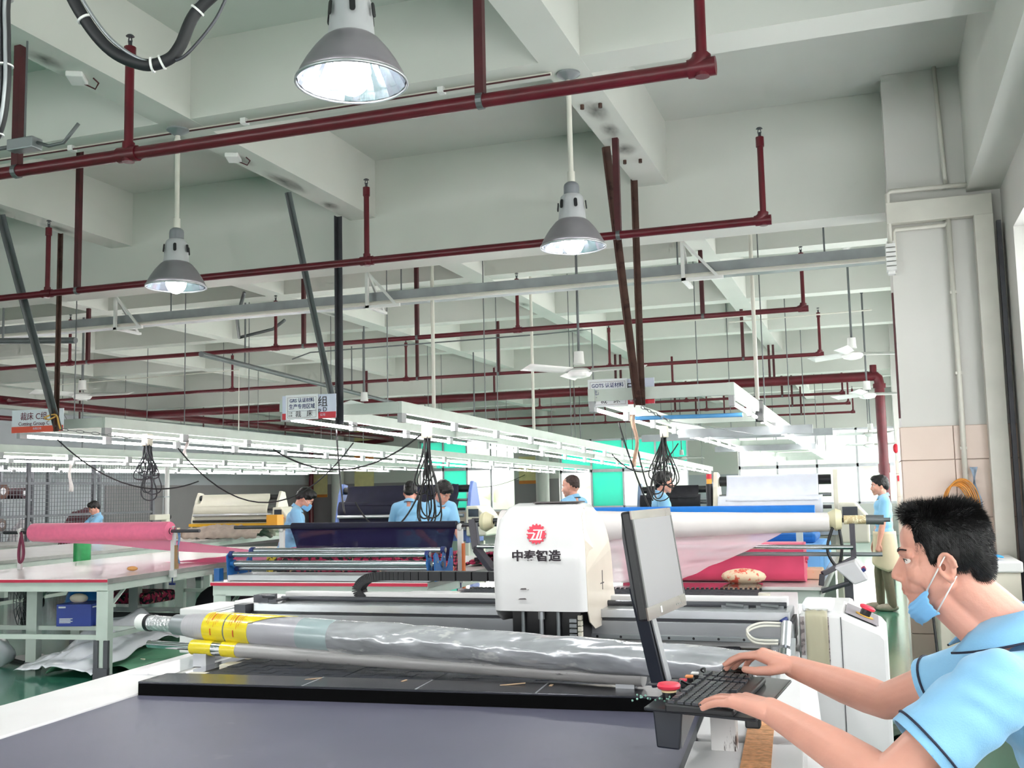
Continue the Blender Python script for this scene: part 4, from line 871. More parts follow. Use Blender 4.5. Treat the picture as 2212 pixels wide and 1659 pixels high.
t=thing('maroon_cord','loop of maroon cord hung beside the left roll post','cord'); MB().tube(hang([(-8.03,8.28,1.22),(-7.99,8.28,1.05),(-8.0,8.28,.95),(-8.04,8.28,.93),(-8.05,8.28,1.05),(-8.02,8.28,1.2)],24),.014,n=6).build('loop',mat('maroon_cord','7d3a52',.8),t,smooth=True)
t=thing('fabric_roll','big pink fabric roll on a steel rod over the near table','fabric roll')
MB().cyl((-8.3,8.34,1.215),(-5.98,8.34,1.215),.016,n=12).build('rod',M_['steel'],t,smooth=40)
MB().lathe([(.0,-.82),(.03,-.83),(.03,-.82),(.086,-.815),(.09,-.80),(.09,.80),(.086,.815),(.03,.82),(.03,.83),(0,.83)],(-7.12,8.34,1.215),n=36,M=Matrix.Rotation(R(90),4,'Y')).build('rolled_cloth',M_['pink'],t,smooth=50)
MB().lathe([(.031,0),(.031,.014)],(-6.305,8.34,1.215),n=16,M=Matrix.Rotation(R(90),4,'Y')).build('core_end',M_['inkd'],t)
def psheet(u,v):
    x=-7.93+1.62*u; a=v*2.3
    p=V(x+.75*v*v*(1-u)*1.1+.10*v, 8.34+2.2*v, 1.128-.26*v+ .035*math.sin(9*u+3*v)*v*(1-v)*3)
    p.z=max(p.z,.856+.004*abs(math.sin(20*u+9*v))); return p
drape(psheet,40,30,'sheer_sheet',M_['pinks'],t,solid=0)
t=thing('pink_lay','sheer pink cloth heaped on the table behind the near pink roll','fabric')
def pl(u,v):
    x=-6.95+1.95*u+.1*v; y=9.1+.95*v; return V(x,y,.866+.13*math.sin(PI*min(1,max(0,(u-.35)/.65)))*math.sin(PI*v*.9+.2)+.012*abs(nz(x*5,y*5)))
drape(pl,40,24,'cloth',M_['pinks'],t,solid=0)
t=thing('green_tube','bright green taped tube standing between the tables','tube',(-9.05,10.3,0)); MB().cyl((0,0,.0),(0,0,1.05),.10,n=18).build('tube',mat('green_tape','35a860',.35,var=.12,vscale=12),t,smooth=40)
t=thing('pattern_strip','yellow and black printed strip hung at the table corner','cloth strip'); drape(lambda u,v:V(-5.42+.12*u,8.6,1.04-.26*v+.0*u),3,6,'strip',mat('yellow_print','d8b83a',.7,wear='1c1a18',wscale=26,wamt=.5),t); MB().box(-5.30,-5.22,8.58,8.62,.72,1.04).build('post',M_['frame'],t)
tag(MB().sph((-6.62,8.2,.875),(.06,.025,.022),n=12,m=8).build('tape_roll',mat('tan_tape','d8a060',.5),smooth=True),'small tan tape piece lying on the near table','tape')
tag(MB().cyl((-11.6,14.2,.95),(-10.85,14.6,.95),.09,n=20).cyl((-10.85,14.6,.95),(-10.84,14.606,.95),.05,n=16).build('paper_roll',mat('kraft_roll','c4b49c',.7,var=.1,vscale=10),smooth=40),'kraft paper roll lying on the far table by the pink roll','paper roll')
# ------------------------------------------------------------------ steel roller cradle on the middle table
rc=thing('roller_cradle','blue bracketed cradle of steel rollers on the middle table','roller cradle',(0,0,0))
M_['bluep']=mat('blue_bracket_paint','1c5c9c',.4,var=.06,wear='0f3c6c',wscale=7,wamt=.68)
def bracket(x):
    pr=[(7.32,.855),(7.62,.855),(7.66,.92),(7.66,1.09),(7.63,1.09),(7.60,1.0)]+[(7.49+.105*math.cos(a),1.03+.105*math.sin(a)) for a in [R(-10-16*k) for k in range(11)]]+[(7.36,1.06),(7.33,1.07),(7.30,1.05)]
    MB().prism([(x,y,z) for y,z in pr],(.012,0,0)).build('bracket',M_['bluep'],rc)
    for y,z in ((7.35,1.0),(7.36,.88),(7.6,.9),(7.62,1.02),(7.45,.9)): MB().cyl((x-.004,y,z),(x+.018,y,z),.009,n=8).build('bolt',M_['galv'],rc)
bracket(-4.98); bracket(-3.16); bracket(-3.22)
M_['roller']=mat('steel_roller','aab0b4',.25,.85,var=.06)
for y,z,r in ((7.335,1.058,.021),(7.64,1.072,.021),(7.36,.985,.024),(7.58,.965,.022),(7.42,.945,.018)):
    MB().cyl((-4.97,y,z),(-3.2,y,z),r,n=16).build('roller',M_['roller'],rc,smooth=40)
    for x in (-4.965,-3.235): MB().cyl((x,y,z),(x+.03,y,z),r+.008,n=14).build('end_collar',M_['ink'] if r<.0215 else M_['bluep'],rc)
MB().box(-4.97,-3.2,7.31,7.66,.855,.895).build('base_bar',mat('pale_grey_bar','bfc2c6',.45),rc)
MB().box(-5.08,-5.03,7.28,7.34,.66,.95).build('side_clamp',M_['bluep'],rc)
# navy roll
t=posts('short white clamp post holding the left end of the navy rod',None,1.0,1.22,M_['body'],(-4.98,8.15,0)); MB().box(-.02,.02,-.02,.02,.85,1.0).build('lower_post',mat('green_rag','3f7a5c',.9),t)
t=posts('orange taped clamp post holding the right end of the navy rod',None,.85,1.22,M_['body'],(-3.26,8.10,0)); MB().box(.018,.034,-.02,.02,.86,1.1).build('tape_wrap',mat('orange_tape','d8743c',.6),t)
t=thing('fabric_roll','thin navy fabric roll with a sheer sheet hanging behind the rollers','fabric roll')
MB().cyl((-5.45,8.12,1.25),(-2.85,8.12,1.25),.016,n=12).build('rod',M_['steel'],t,smooth=40); MB().cyl((-4.86,8.12,1.25),(-3.30,8.12,1.25),.034,n=20).build('rolled_cloth',M_['navyf'],t,smooth=40)
drape(lambda u,v:V(-4.86+.17*v+(1.56-.17*v)*u,8.09-.12*v+.01*math.sin(8*u+5*v),1.235-.27*v),24,10,'sheer_sheet',M_['navys'],t,solid=0)
# printed cloth
M_['print']=mat('floral_print','b02a52',.85,col2='19141c',vscale=22,wear='e8c8a0',wscale=26,wamt=.60)
M_['print'].node_tree.nodes['Color Ramp'].color_ramp.elements[0].position=.46; M_['print'].node_tree.nodes['Color Ramp'].color_ramp.elements[1].position=.54
t=thing('printed_fabric','stack of dark red floral printed cloth behind the steel rollers','fabric')
for k in range(6): drape(lambda u,v:V(-4.85+1.5*u,7.85+.55*v,.862+.030*k+.012*nz(u*6,v*4,k)),30,6,'cloth_layer',M_['print'],t,solid=.026)
t=thing('printed_fabric','loose heap of red floral printed cloth beside the cutting head','fabric')
for k in range(4):
    drape(lambda u,v:V(-3.55+.95*u+.05*k,8.9+1.3*v,.862+.028*k+.05*abs(nz(u*4+k,v*4))+.02*nz(u*15,v*15,k)),34,20,'cloth_layer',M_['print'],t,solid=.02)
tag(MB().sph((-3.34,7.95,.902),(.085,.06,.05),n=14,m=8).build('bean_bag',mat('checked_bag','d8a68c',.8,wear='e0583c',wscale=22,wamt=.52),smooth=True),'small red checked weight bag on the corner of the middle table','weight bag')
# ------------------------------------------------------------------ unwinding stand with the white roll, beyond the machine
us=thing('unwind_stand','bent dark steel frame carrying the white roll on cones','unwind stand',(0,0,0))
M_['dsteel']=mat('dark_bent_bar','4a474e',.4,.3,var=.08)
def bent(pts,w=.035,name='bent_bar'):
    for a,b in zip(pts[:-1],pts[1:]): MB().bar(a,b,w,w*.9).build(name,M_['dsteel'],us,bevel=.004)
bent([(-2.84,7.3,1.32),(-2.81,7.3,1.10),(-2.60,7.1,.95),(-2.2,6.8,.93)],.055); bent([(-.15,7.3,1.30),(-.15,7.3,1.03),(-.35,7.2,.935),(-.36,7.2,.86)])
MB().cyl((-2.84,7.3,1.31),(-.05,7.3,1.28),.017,n=12).build('shaft',M_['steel'],us,smooth=40); MB().cyl((-2.79,7.27,1.12),(-.15,7.27,1.105),.016,n=12).build('guide_rod',M_['chrome'],us,smooth=40); MB().cyl((-1.2,7.4,1.055),(.03,7.4,1.05),.014,n=12).build('guide_rod',M_['galv'],us,smooth=40)
MC=Matrix.Rotation(R(90),4,'Y')
for x,s in ((-2.72,1),(-.26,-1)):
    MB().lathe([(.02,-.05*s),(.06,-.045*s),(.075,-.01*s),(.045,.045*s),(.02,.05*s)],(x,7.3,1.30 if s>0 else 1.285),n=20,M=MC).build('cone',mat('cream_nylon','e0d8b4',.45),us,smooth=40)
MB().cyl((-.2,7.3,1.283),(-.06,7.3,1.283),.03,n=14).build('taped_hub',mat('tan_taped_hub','c8b48a',.4,wear='f0e8c8',wscale=30,wamt=.5),us,smooth=40); MB().cyl((-.06,7.3,1.283),(.05,7.3,1.28),.032,n=14).cyl((.05,7.3,1.28),(.09,7.3,1.28),.014,n=10).build('brake_hub',M_['galvd'],us,smooth=40)
t=thing('fabric_roll','white cloth roll with a sheet trailing down, beyond the cutting head','fabric roll')
M_['wcloth']=mat('white_cloth','e4dedc',.8,var=.04,vscale=6,bump=.3,bscale=8); M_['wsheer']=film('white_sheer','f6e2e8',.78,.5,False)
b=MB(); n=28
for i in range(41):
    u=i/40; x=-2.6+2.31*u; r=.062+.075*(1-u)**1.2
    for k in range(n):
        a=2*PI*k/n; q=r*(1+.07*(1-u)*nz(x*5+math.cos(a)*2,math.sin(a)*2+x*2)); b.v.append((x,7.3+math.cos(a)*q,1.288-.3*r+math.sin(a)*q))
b.f=[(i*n+k,i*n+(k+1)%n,(i+1)*n+(k+1)%n,(i+1)*n+k) for i in range(40) for k in range(n)]+[tuple(range(n-1,-1,-1)),tuple(range(40*n,41*n))]
b.build('rolled_cloth',M_['wcloth'],t,smooth=60)
def trail(u,v):
    w=1.75-.75*v**1.1; x=-2.35+w*u+.1*v*(1-u); z=1.20-.33*v; p=V(x,7.28-.22*v+.035*math.sin(11*u+6*v)*v+.03*nz(u*8,v*6),z+.03*nz(u*5,v*7,4)*v)
    if u>.6 and v>.6: p.z-=.0
    p.z=max(p.z,.885+.01*nz(u*20,v*20)); return p
drape(trail,50,30,'trailing_sheet',M_['wsheer'],t,solid=0)
# pink and blue goods on that table
t=thing('fabric_roll','hot pink rolled fabric standing on the table beyond the machine','fabric roll')
b=MB(); n=26
for i in range(13):
    x=-1.75+1.27*i/12
    for k in range(n):
        a=2*PI*k/n; e=.5; ca,sa=math.cos(a),math.sin(a); q=1+.03*nz(x*4+ca,sa)
        b.v.append((x+(.01*nz(ca*3,sa*3) if i==12 else 0),7.64+.17*math.copysign(abs(ca)**e,ca)*q,.987+.135*math.copysign(abs(sa)**e,sa)*q))
b.f=[(i*n+k,i*n+(k+1)%n,(i+1)*n+(k+1)%n,(i+1)*n+k) for i in range(12) for k in range(n)]+[tuple(range(n-1,-1,-1)),tuple(range(12*n,13*n))]
b.build('rolled_cloth',M_['hot'],t,smooth=50)
drape(lambda u,v:V(-.48+.06*u*abs(nz(v*7,3)),7.6+.1*v,.98-.06*u*nz(v*9)+.04*v),5,8,'frayed_end',M_['hot'],t)
t=thing('fabric_roll','bright blue fabric roll lying across behind the white roll','fabric roll'); MB().cyl((-2.6,8.6,1.31),(-.45,8.6,1.30),.06,n=22).build('rolled_cloth',mat('blue_fabric','1f86ea',.7,var=.04,vscale=12),t,smooth=40); MB().box(-2.5,-2.45,8.57,8.63,.85,1.25).box(-.6,-.55,8.57,8.63,.85,1.25).build('rest_post',M_['frame'],t)
t=thing('folded_fabric','light blue cloth pile at the end of the table beyond the machine','fabric'); MB().box(-1.0,-.38,8.25,9.6,.852,1.05).build('pile',mat('light_blue_cloth','74b4ee',.8,var=.06,vscale=5),t,bevel=.03); MB().box(-1.0,-.46,8.8,9.5,1.05,1.13).build('blue_fold',mat('mid_blue_cloth','2a78c4',.8,var=.06),t,bevel=.03)
tag(MB().sph((-.86,7.22,.915),(.15,.065,.055),n=16,m=8).build('wrapped_bundle',mat('cream_red_bundle','ead0b0',.5,wear='e0604a',wscale=13,wamt=.53),smooth=True),'cream and red taped bundle beside the trailing white sheet','bundle')
tag(MB().box(-.55,-.37,7.75,7.9,.852,.93).build('small_carton',mat('cream_carton','e8cfae',.7,wear='f0a840',wscale=12,wamt=.6),bevel=.012),'small cream carton with orange tape on the table by the bent bar','carton')
t=thing('black_strap','black webbing strap looped under the white roll cone','strap'); MB().tube(hang([(-.27,7.27,1.24),(-.31,7.27,1.12),(-.30,7.27,1.04),(-.25,7.27,.98),(-.22,7.27,1.1),(-.23,7.27,1.22)],24),.011,n=6).build('loop',M_['black'],t,smooth=True); MB().bar((-.24,7.27,.98),(-.19,7.25,.88),.03,.008).build('tail',M_['black'],t)
t=thing('control_box','tilted grey operator box with red buttons beyond the cabinet','control box'); MB().prism([(-.25,6.6,1.02),(-.13,6.6,1.06),(-.06,6.6,.95),(-.14,6.6,.92)],(0,.22,0)).build('housing',mat('grey_box','c2c1c4',.4),t,bevel=.008)
for k in range(4): MB().cyl((-.095+.0*k,6.64+.045*k,1.0),(-.075,6.64+.045*k,1.012),.012,n=10).build('button',M_['signr'] if k%2 else M_['ink'],t)
MB().box(-.2,-.15,6.7,6.75,.0,.95).build('leg',M_['steel'],t); MB().cyl((-.17,6.62,.93),(-.33,6.62,.88),.014,n=8).build('link_rod',M_['steel'],t)
# ------------------------------------------------------------------ fabric spreading machines
M_['cremach']=mat('cream_machine','e3e0cf',.35,var=.02); M_['bmach']=mat('blue_machine','6f88cc',.4,var=.04); M_['whitef']=mat('pale_blue_white_cloth','dfe4ee',.8,var=.03,vscale=9,bump=.2,bscale=14); M_['blackf']=mat('black_cloth','12131a',.85,var=.2,vscale=10)
def spreader(label,loc,w,cloth,side,accent,zt=1.6,rz=0,cabinet=True,yellow=False,legs=True):
    t=thing('fabric_spreader',label,'spreading machine',loc,rz)
    for x in (-.06,w+.02):
        pr=[(-.1,.86),(.45,.86),(.45,1.05),(.28,zt-.12),(.22,zt+.03),(.10,zt+.05),(.02,zt-.1),(-.08,1.15)]
        MB().prism([(x,y,z) for y,z in pr],(.05,0,0)).build('side_plate',side,t,bevel=.01)
        if legs: MB().box(x,x+.05,-.12,-.06,.0,.86).build('leg',M_['cremach'],t); MB().box(x,x+.05,.44,.5,.0,.86).build('leg',M_['cremach'],t); MB().box(x,x+.05,-.12,.5,.30,.36).build('leg_rail',M_['cremach'],t)
    for (y,z,r,m) in ((.12,zt-.05,.05,'black'),(.05,zt-.2,.018,'galv'),(-.05,1.30,.018,'steel'),(-.1,1.22,.025,'alu'),(-.1,1.12,.022,'black'),(0,1.05,.03,'galv')):
        MB().cyl((0,y,z),(w,y,z),r,n=12).build('roller',M_[m],t,smooth=40)
    def cl(u,v):
        z=zt+.01-(zt-1.36)*v; y=.10-.14*v+.05*math.sin(PI*v)+.006*math.sin(40*u)*math.exp(-((v-.5)*6)**2); return V(.08+(w-.2)*u,y-.06,z)
    drape(cl,40,12,'cloth_upper',cloth,t,solid=.004)
    def cl2(u,v): return V(.0+(w-.08)*u,-.06-.05*math.sin(PI*min(1,v*1.5))+.006*math.sin(46*u)*math.exp(-((v-.12)*7)**2),1.42-.36*v)
    drape(cl2,40,10,'cloth_lower',cloth,t,solid=.004)
    MB().box(-.05,w+.05,-.16,-.10,1.03,1.08).build('front_bar',mat('yellow_bar','dba824',.4) if yellow else M_['galv'],t)
    MB().box(-.02,w+.04,0,.4,.88,1.02).build('carriage',accent,t,bevel=.01)
    if cabinet:
        MB().prism([(w+.06,-.18,.95),(w+.34,-.18,.95),(w+.34,-.18,1.20),(w+.22,-.18,1.34),(w+.06,-.18,1.34)],(0,.5,0)).build('control_cabinet',M_['cremach'],t,bevel=.02)
        MB().box(w+.10,w+.24,-.187,-.18,1.20,1.30).build('control_screen',mat('dark_lcd','3a4048',.2),t); MB().cyl((w+.27,-.187,1.16),(w+.27,-.18,1.16),.02,n=12).build('red_knob',M_['signr'],t)
    return t
spreader('large spreading machine hung with pale blue white cloth by the aisle',(-1.50,10.8,0),1.1,M_['whitef'],M_['cremach'],M_['cremach'],1.62)
spreader('blue sided spreading machine hung with black cloth near two workers',(-6.95,12.9,0),1.85,M_['navyf'],M_['bmach'],M_['bmach'],1.62)
spreader('distant spreading machine with black cloth behind the man in profile',(-3.2,15.0,0),.95,M_['blackf'],mat('slate_machine','7488a4',.4),M_['steel'],1.54,cabinet=False)
sp4=spreader('cream spreading machine with a yellow front bar at left',(-11.1,15.4,0),1.55,M_['cremach'],M_['cremach'],M_['cremach'],1.56,yellow=True,legs=False)
t=thing('signal_lamp','small red and amber signal lamp on the white cloth spreader','signal lamp',(-1.60,10.85,1.5)); MB().cyl((0,0,.1),(0,0,.15),.028,n=12).build('red_lens',M_['signr'],t); MB().cyl((0,0,.05),(0,0,.1),.028,n=12).build('amber_lens',M_.setdefault('amber',mat('amber_lens','f0a830',.3)),t); MB().cyl((0,0,-.3),(0,0,.05),.035,n=12).build('base',M_['black'],t)
t=thing('cloth_pile','crumpled taupe cloth pile on the table before the cream spreader','fabric')
drape(lambda u,v:V(-10.9+1.5*u,14.6+.5*v,.86+.20*math.sin(PI*v)**.6*(.7+.3*math.sin(PI*u))+.05*nz(u*14,v*8)),50,16,'cloth',mat('taupe_cloth','a8998f',.85,var=.12,vscale=8),t)
tag(MB().box(-9.4,-9.2,14.9,15.1,1.05,1.22).build('motor_box',M_['amber']),'yellow motor box at the right end of the cream spreader','motor')
# ------------------------------------------------------------------ things below and around the near table
M_['plastic']=film('white_plastic_sheet','f2f3f8',.9,.25)
t=thing('plastic_sheet','crumpled white plastic sheet spilling under the near table','plastic sheet')
def ps(u,v):
    x=-7.30+.95*u; y=7.48+1.3*v-.12*u; h=.42*math.exp(-((u-.55)*1.9)**2-((v-.75)*1.8)**2); return V(x+.1*nz(u*3,v*3),y+.1*nz(u*3,v*3,7),.012+h*(1+.2*nz(u*5,v*5))+.05*abs(nz(u*6,v*6,2)))
drape(ps,50,40,'sheet',mat('white_plastic','eceef4',.22,var=.03,coat=.4,bump=.5,bscale=12),t,solid=.003,smooth=60)
t=thing('plastic_sheet','folded green plastic tarpaulin on the floor under the near table','tarpaulin')
def gt(u,v):
    x=-6.98+.72*u+.22*v; y=7.52+.25*u+2.1*v; return V(x,y,max(.006,.012+.22*math.sin(PI*u)**.8*(.4+.6*v)+.04*nz(u*6,v*5)+.03*abs(nz(u*9,v*3,5))))
drape(gt,44,26,'sheet',mat('green_tarpaulin','6ea887',.35,var=.08,vscale=4,coat=.2),t,solid=.003)
tag(MB().box(-6.42,-6.30,7.98,8.0,.0,.09).build('socket_box',mat('ivory_socket','ded8c4',.4),bevel=.004),'small ivory socket box standing on the green tarpaulin edge','socket box')
t=thing('blue_carton','dark blue printed cardboard box on the shelf under the near table','carton',(-7.05,8.05,.372),R(12)); MB().box(-.17,.17,-.16,.16,0,.2).build('box',mat('blue_carton','1f3f9e',.45,var=.05),t,bevel=.003)
MB().lathe([(0,0),(.055,0),(.055,.002),(0,.002)],(.172,.0,.1),n=20,M=Matrix.Rotation(R(90),4,'Y')).build('round_print',M_['galv'],t)
for k in range(4): MB().box(-.14,-.03+.02*(k%2),-.1615,-.16,.03+.012*k,.037+.012*k).build('print_line',M_['paper'],t)
MB().box(-.15,-.08,-.1615,-.16,.165,.18).box(.1715,.172,-.14,-.06,.165,.178).build('print_line',M_['paper'],t)
tag(MB().sph((-7.1,8.05,.61),(.10,.05,.045),n=12,m=8).build('cone_spool',mat('cream_spool','d9d2c0',.7),smooth=True),'cream spool lying on top of the blue carton','spool')
tag(MB().sph((-7.75,8.9,.48),(.22,.2,.22),n=18,m=12).build('plastic_bag',mat('blue_bag','1d7ad0',.2,var=.2,vscale=7,bump=1,bscale=9,coat=.5),smooth=True),'crumpled blue plastic bag behind the table leg','bag')
for i,(x,y,z,r,l) in enumerate(((-7.85,7.75,.14,.22,'clear plastic bag bundle on the floor at the left edge'),(-6.75,10.2,.12,.20,'white wrapped bundle at the back under the near table'))):
    o=MB().sph((x,y,z),(r,r*.8,r*.75),n=22,m=14); o.v=[tuple(Vector(p)*1+V(*[.06*nz(p[0]*7,p[1]*7,p[2]*7+k) for k in range(3)])) for p in o.v]; o.v=[(p[0],p[1],max(.005,p[2])) for p in o.v]
    tag(o.build('plastic_bag',mat('pale_bag','d4d6dc',.2,var=.1,coat=.5),smooth=50),l,'bag')
def floor_fan(label,x,y,rz,r=.26,z=.55,m='steel'):
    t=thing('floor_fan',label,'fan',(x,y,0),rz)
    for q in (r,r*.66,r*.33):
        for yy in (-.05,.05): MB().tube([(q*math.cos(a),yy*(1-.3*q/r),z+q*math.sin(a)) for a in [2*PI*k/20 for k in range(21)]],.004,n=5).build('guard_ring',M_[m],t)
    for k in range(18): a=2*PI*k/18; MB().tube([(.04*math.cos(a),-.06,z+.04*math.sin(a)),(r*math.cos(a),-.035,z+r*math.sin(a))],.003,n=4).build('guard_wire',M_[m],t)
    for k in range(3): a=2*PI*k/3; MB().grid(lambda u,v:V((.04+(r-.06)*u)*math.cos(a+v*.7),-.02+.04*v,z+(.04+(r-.06)*u)*math.sin(a+v*.7)),4,4).build('blade',M_['black'],t,solid=.003)
    MB().cyl((0,-.02,z),(0,.14,z),.06,n=14).build('motor',M_['black'],t); MB().bar((0,.08,z),(0,.08,.02),.03).box(-.2,.2,-.1,.2,0,.03).build('stand',M_['black'],t)
floor_fan('black floor fan under the left end of the near table',-7.80,8.15,R(-25)); floor_fan('white floor fan under the middle table',-4.45,8.7,R(5),.24,.55,'white')
tag(MB().box(-8.1,-7.4,9.4,9.9,.40,.52).build('fabric_bundle',M_['print'],bevel=.03),'bundle of printed cloth tucked below the table at left','fabric')
t=thing('padded_stool','red topped stool under the far side of the near table','stool',(-6.9,11.4,0)); MB().box(-.3,.3,-.2,.2,.40,.46).build('seat',M_['rtape'],t,bevel=.02)
for x in (-.27,.27):
    for y in (-.17,.17): MB().box(x-.02,x+.02,y-.02,y+.02,0,.4).build('leg',M_['steel'],t)
b=MB().sph((-6.55,9.6,.28),(.35,.22,.24),n=18,m=10); b.v=[(p[0],p[1],max(.34,p[2]+.1)) for p in b.v]
tag(b.build('black_fabric_bag',M_['blackf'],smooth=True),'black cloth bag resting on the rail under the near table','bag')
tag(MB().box(-8.0,-6.6,9.3,9.32,.05,.33).build('leaning_board',M_['black']),'long black panel leaning under the near table','board')
# ------------------------------------------------------------------ people
M_['skin']=mat('skin','dba08d',.5,var=.05,vscale=14,sss=.12,bump=.05,bscale=220); M_['skinl']=mat('skin_arm','dfa892',.5,var=.04,vscale=8,sss=.12)
M_['lip']=mat('lips','c48878',.45,var=.05); M_['hair']=mat('black_hair','0d0b0c',.45,var=.3,vscale=90,spec=.4); M_['shirt']=mat('light_blue_polo','8cc4ea',.85,var=.03,vscale=5,sheen=.2,bump=.12,bscale=350)
M_['pipe']=mat('navy_piping','1c2238',.7,var=0); M_['mask']=mat('blue_mask','7fbcec',.8,var=.03); M_['khaki']=mat('khaki_cloth','7a705c',.85,var=.08,vscale=10); M_['apron']=mat('beige_apron','d8c8aa',.85,var=.05,vscale=6); M_['dtrs']=mat('dark_trousers','33343c',.85,var=.1)
M_['shoe']=mat('grey_shoe','a89c8c',.7,var=.1,vscale=30); M_['eyew']=mat('eye_white','e6dcd6',.3); M_['iris']=mat('dark_iris','1a1210',.15)
def cap(mb,a,b,ra,rb,n=14):
    a=Vector(a); b=Vector(b); mb.cyl(a,b,ra,rb,n=n); mb.sph(a,ra,n=n,m=8); mb.sph(b,rb,n=n,m=8)
def limb(mb,pts,rr,n=14):
    for i in range(len(pts)-1): cap(mb,pts[i],pts[i+1],rr[i],rr[i+1],n)
def head_pieces(mb,M,fine=False):
    def S(c,r,rot=None): mb.sph(M@Vector(c),r,n=20 if fine else 14,m=14 if fine else 9,M=(M.to_3x3()@(rot.to_3x3() if rot else Matrix.Identity(3))))
    k=M.to_scale().x
    def C(a,b,ra,rb): cap(mb,M@Vector(a),M@Vector(b),ra*k,rb*k)
    S((0,-.014,.036),(.077,.098,.084)); S((0,.030,-.028),(.060,.060,.085)); S((0,-.06,.0),(.062,.05,.07))
    S((0,.045,.045),(.056,.042,.05))
    for s in (-1,1):
        C((s*.052,.0,-.055),(s*.016,.066,-.103),.022,.016)
        S((s*.038,.054,-.030),(.028,.028,.030)); S((s*.050,.02,-.03),(.022,.042,.05)); S((s*.026,.066,-.052),(.022,.02,.026))
        C((s*.012,.087,.020),(s*.046,.070,.018),.0095,.008)
        S((s*.012,.098,-.042),(.0095,.013,.008))
        if fine: S((s*.031,.0700,.0085),(.0165,.0132,.0072)); S((s*.031,.0690,-.0108),(.0160,.0122,.0066)); S((s*.050,.056,-.001),(.006,.010,.009))
        # ear
        R_=Matrix.Rotation(s*.32,3,'Z')@Matrix.Rotation(-.18,3,'X')
        c0=V(s*.080,-.012,-.018)
        if fine:
            pts=[c0+R_@V(s*.0075,.019*math.cos(a)-.001,.030*math.sin(a)) for a in [R(-100+24*i) for i in range(13)]]
            for i in range(len(pts)-1): C(pts[i],pts[i+1],.0048,.0048)
            S(c0-V(s*.003,0,0),(.006,.018,.028),R_.to_4x4()); S(c0+R_@V(s*.002,.004,-.030),(.006,.009,.009)); limb(mb,[M@(c0+R_@V(s*.0055,-.004,.016)),M@(c0+R_@V(s*.0055,-.010,.002)),M@(c0+R_@V(s*.0055,-.006,-.014))],[.0035*k]*3,8); C(c0+R_@V(s*.004,.016,-.008),c0+R_@V(s*.004,.014,-.014),.0045,.004)
        else: S(c0,(.009,.019,.032),R_.to_4x4())
    S((0,.074,-.108),(.020,.017,.013))
    C((0,.0845,.008),(0,.1075,-.031),.0078,.0105); S((0,.106,-.037),(.0120,.0125,.0095))
    S((0,.081,-.020),(.016,.021,.036)); S((0,.076,-.056),(.034,.022,.028)); S((0,.062,-.086),(.036,.022,.026))
    S((0,.0885,-.060),(.020,.009,.010)); S((0,.0935,-.0670),(.018,.0072,.0042)); S((0,.0915,-.0762),(.0165,.0075,.0050)); S((0,.081,-.088),(.018,.009,.008))
def hair_pieces(mb,M,style='short'):
    def S(c,r,rot=None): mb.sph(M@Vector(c),r,n=18,m=12,M=(M.to_3x3()@(rot.to_3x3() if rot else Matrix.Identity(3))))
    if style=='buzz':
        S((0,-.026,.046),(.0785,.096,.082)); S((0,-.064,.004),(.065,.052,.06)); return
    S((0,-.018,.052),(.0855,.104,.086)); S((0,-.070,.005),(.072,.055,.075)); S((0,.03,.092),(.062,.068,.042))
    for s in (-1,1): S((s*.066,-.018,.022),(.0215,.045,.05))
    if style=='fringe':
        S((0,.062,.075),(.062,.038,.034))
        for s in (-1,1): S((s*.05,.055,.05),(.026,.03,.034))
def eyes(M,parent,k=1.0):
    for s in (-1,1):
        p=M@V(s*.031,.0695,.0000); sc=M.to_scale().x
        MB().sph(p,.0128*sc,n=14,m=10).build('eye',M_['eyew'],parent,smooth=True)
        f=(M.to_3x3()@V(0,1,0)).normalized(); MB().sph(p+f*.0076*sc,.0062*sc,n=12,m=8).build('iris',M_['iris'],parent,smooth=True)
        b=MB(); 
        for i in range(5):
            t0=i/5; a=M@V(s*(.014+.036*t0),.0945-.020*t0*t0,.0225+.004*math.sin(PI*t0*.8)); c=M@V(s*(.014+.036*(t0+.2)),.0945-.020*(t0+.2)**2,.0225+.004*math.sin(PI*(t0+.2)*.8)); b.bar(a,c,.0035*sc,(.0052-.003*t0)*sc)
        b.build('eyebrow',M_['hair'],parent)
def ik(a,b,l1,l2,pole):
    a=Vector(a); b=Vector(b); d=b-a; L=min(d.length,(l1+l2)*.999); d=d.normalized(); x=(l1*l1-l2*l2+L*L)/(2*L); h=math.sqrt(max(0,l1*l1-x*x))
    p=Vector(pole); p=(p-d*p.dot(d)).normalized(); return a+d*x+p*h, a+d*L
def hand_simple(mb,w,d,up):
    d=Vector(d).normalized(); up=Vector(up); s=d.cross(up).normalized(); up=s.cross(d)
    cap(mb,w,w+d*.08,.026,.03,10)
    for i,(o,l) in enumerate(((-.027,.06),(-.009,.075),(.009,.07),(.026,.055))): limb(mb,[w+d*.075+s*o,w+d*(.075+l*.55)+s*o*1.05-up*.008,w+d*(.075+l)+s*o*1.05-up*.03],[.0095,.009,.0075],8)
    limb(mb,[w+d*.02+s*-.03,w+d*.055+s*-.048-up*.01,w+d*.085+s*-.05-up*.02],[.011,.010,.008],8)
